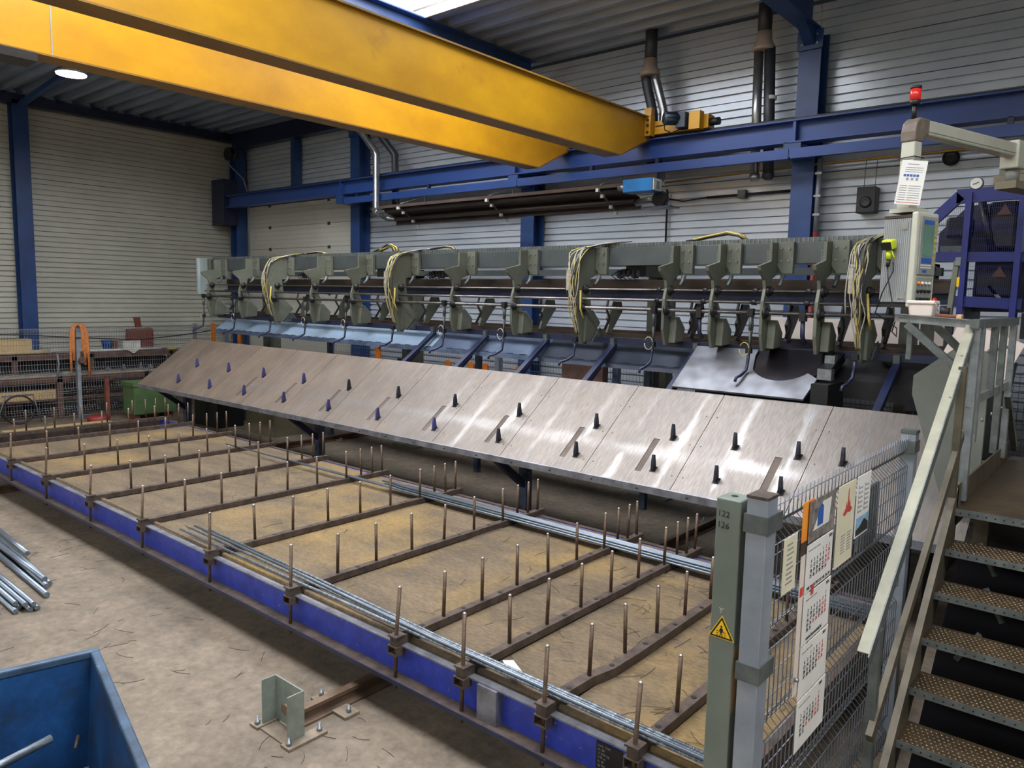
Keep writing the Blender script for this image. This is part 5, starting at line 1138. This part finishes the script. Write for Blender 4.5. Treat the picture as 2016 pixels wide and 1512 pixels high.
MB().tube([(-16.95, 4.7, .62), (-16.95, 5.25, .62)], .012, 6).tube([(-16.9, 4.55, .06), (-16.92, 4.75, .62)], .012, 6).tube([(-16.9, 5.35, .06), (-16.92, 5.22, .62)], .012, 6).build('frame', 'galv_dark', wb_)
gb = thing('green_container', (-16.4, 7.2, 0), 'green steel container beside the table end', 'container'); MB().box(-16.75, -16.2, 6.87, 7.75, .12, .76).build('body', 'green_box', gb, bevel=.01); MB().box(-16.78, -16.17, 6.84, 7.78, .72, .8).build('rim', 'green_box', gb)
for y in (6.95, 7.65): MB().box(-16.7, -16.25, y-.05, y+.05, 0, .12).build('foot', 'rust_red', gb)
MB().box(-16.9, -16.82, 6.55, 6.63, 0, .85).build('orange_post', 'rust_red', label='rust orange square post left of the green container', cat='post')
MB().lathe([(.2, 0), (.22, .1), (.12, .14)], (-16.6, 6.3, 0), 16).build('red_tub', 'red_dull', label='low red tub on the floor by the fence', cat='tub')
MB().box(-16.4, -13.9, 4.5, 6.4, 0, .05).build('chipboard_sheet', 'wood', label='pale chipboard sheet on the floor beyond the wagon end', cat='board')
og = 'orange guard posts behind the table'
for i, (x, y, z) in enumerate(((-16.9, 9.0, 2.0), (-15.9, 9.1, 2.06), (-12.0, 9.9, 1.75), (-10.9, 10.0, 1.6), (-10.1, 10.0, 1.55), (-9.55, 10.05, 1.55), (-9.2, 10.05, 1.55), (-8.45, 10.1, 1.55))):
    t = thing('orange_upright', (x, y, 0), 'orange guard post behind the table, ' + NTH[i] + ' from the left', 'post', og)
    MB().prism([(x-.07, 0), (x+.07, 0), (x+.07, z-.03), (x+.03, z), (x-.03, z), (x-.07, z-.03)], y, y+.03, 'y').build('face', 'orange', t); MB().prism([(x-.07, 0), (x-.05, 0), (x-.05, z-.03), (x-.07, z-.03)], y+.031, y+.1, 'y').build('web', 'orange', t)
MB().box(-16.45, -16.35, 9.0, 9.1, 0, 2.02).build('grey_upright', 'galv_post', label='pale grey post between the two left orange posts', cat='post')
bf = thing('mesh_fence', (-7, 10.2, 0), 'low wire mesh fence behind the machine seen under the chute', 'fence')
mesh_fence('wire_mesh', '', 'y', 10.2, -14.0, -.8, H=2.0, pitch=.06, r=.003, sgn=1, rows=.12, parent=bf)
for i, x in enumerate((-13.95, -11.5, -9.0, -6.5, -5.9, -3.6, -.85)): MB().box(x-.05, x+.05, 10.15, 10.25, 0, 2.0).build('fence_post', 'chute_lip' if i % 2 else 'galv_post', bf)
MB().box(-7.4, -6.6, 9.95, 10.1, 0, 1.75).build('brown_bundle', 'rust_table', label='brown stock standing behind the rear mesh fence', cat='stock')
MB().box(-11.4, -10.95, 9.9, 10.1, 0, 1.5).build('junction_cabinet', 'dark_machine', label='dark cabinet behind the second navy arm', cat='cabinet')
# ================================================================== BLUE SCRAP BIN
BC = V(-3.945, 1.425, 0); BA = math.radians(-12.8)
bn = thing('scrap_bin', (BC.x, BC.y, 0), 'worn blue steel scrap bin in the front left corner', 'bin')
X0, X1_, Y0_, Y1_ = BC.x, BC.x+1.9, BC.y-1.5, BC.y
HB = .90
w4 = .012
MB().add([(X0, Y0_, HB), (X0, Y1_, HB), (X0+.06, Y1_-.06, .1), (X0+.06, Y0_+.06, .1), (X0+w4, Y0_, HB), (X0+w4, Y1_-w4, HB), (X0+.06+w4, Y1_-.06-w4, .1), (X0+.06+w4, Y0_+.06, .1)], [(0, 1, 2, 3), (4, 7, 6, 5), (0, 4, 5, 1), (1, 5, 6, 2), (2, 6, 7, 3), (3, 7, 4, 0)]).build('side_wall', 'bin_blue', bn)
MB().add([(X0+w4, Y1_-w4, HB), (X1_, Y1_-w4, HB), (X1_-.06, Y1_-.06-w4, .1), (X0+.06+w4, Y1_-.06-w4, .1), (X0, Y1_, HB), (X1_, Y1_, HB), (X1_-.06, Y1_-.06, .1), (X0+.06, Y1_-.06, .1)], [(0, 1, 2, 3), (7, 6, 5, 4), (0, 4, 5, 1), (1, 5, 6, 2), (2, 6, 7, 3), (3, 7, 4, 0)]).build('side_wall', 'bin_blue', bn)
MB().box(X1_-.06, X1_-.048, Y0_, Y1_-.03, .1, HB).build('side_wall', 'bin_blue', bn); MB().box(X0+.03, X1_-.061, Y0_, Y0_+.012, .1, HB).build('side_wall', 'bin_blue', bn)
MB().box(X0+.05, X1_-.06, Y0_+.02, Y1_-.06, .08, .1).build('bin_floor', 'dark_machine', bn)
MB().box(X0-.03, X0+.012, Y0_, Y1_+.03, HB+.001, HB+.04).build('rim', 'bin_rim', bn, bevel=.008); MB().box(X0+.013, X1_, Y1_-.012, Y1_+.03, HB+.001, HB+.04).build('rim', 'bin_rim', bn, bevel=.008)
for x in (X0+.2, X1_-.3): MB().box(x, x+.1, Y0_+.1, Y1_-.1, 0, .08).build('skid', 'navy', bn)
bn.rotation_euler.z = BA
def brot(x, y, z): return Matrix.Rotation(BA, 3, 'Z') @ (V(x, y, z)-BC)+BC
sg = 'scrap bars in the blue bin'
sb_ = [((X0+.45, Y1_-.75, .62), (X0+.31, Y1_-.22, .70), .02, 'rebar', 'thick ribbed bar end lying across the scrap bin'), ((X0+.5, Y1_-.6, .58), (X0+.52, Y1_-.1, .62), .012, 'rod_steel', 'bright bent rod at the bottom of the scrap bin'), ((X0+.2, Y1_-1.3, .2), (X0+1.2, Y1_-.6, .2), .012, 'wire_scrap', 'dark straight rod at the bottom of the scrap bin'), ((X0+.5, Y1_-1.3, .22), (X0+.3, Y1_-.3, .16), .01, 'wire_scrap', 'dark thin rod leaning in the bin corner')]
hp_ = MB()
for q in range(90):
    x = X0+.1+random.random()*.9; y = Y1_-.1-random.random()*1.2; z = .12+random.random()*.42; a = random.uniform(0, PI); L_ = random.uniform(.1, .3)
    x2 = min(max(x+math.cos(a)*L_, X0+.09), X1_-.1); y2 = min(max(y+math.sin(a)*L_, Y0_+.05), Y1_-.09)
    hp_.tube([brot(x, y, z), brot(x2, y2, z+random.uniform(-.05, .05))], .008, 5)
hp_.build('scrap_heap', 'wire_scrap', label='heap of dark steel offcuts at the bottom of the blue bin', cat='scrap', kind='stuff')
for a, b_, r, m, l in sb_: MB().tube([brot(*a), brot(*[(p+q)/2+.02 for p, q in zip(a, b_)]), brot(*b_)], r, 8).build('scrap_bar', m, label=l, cat='scrap', group=sg)
MB().tube([brot(X0+.25+.22*math.cos(t), Y1_-.75+.3*math.sin(t), .3+.12*math.sin(t*2)) for t in [k*.35 for k in range(16)]], .006, 6).build('scrap_wire', 'wire_scrap', label='loop of dark wire inside the scrap bin', cat='scrap', group=sg)
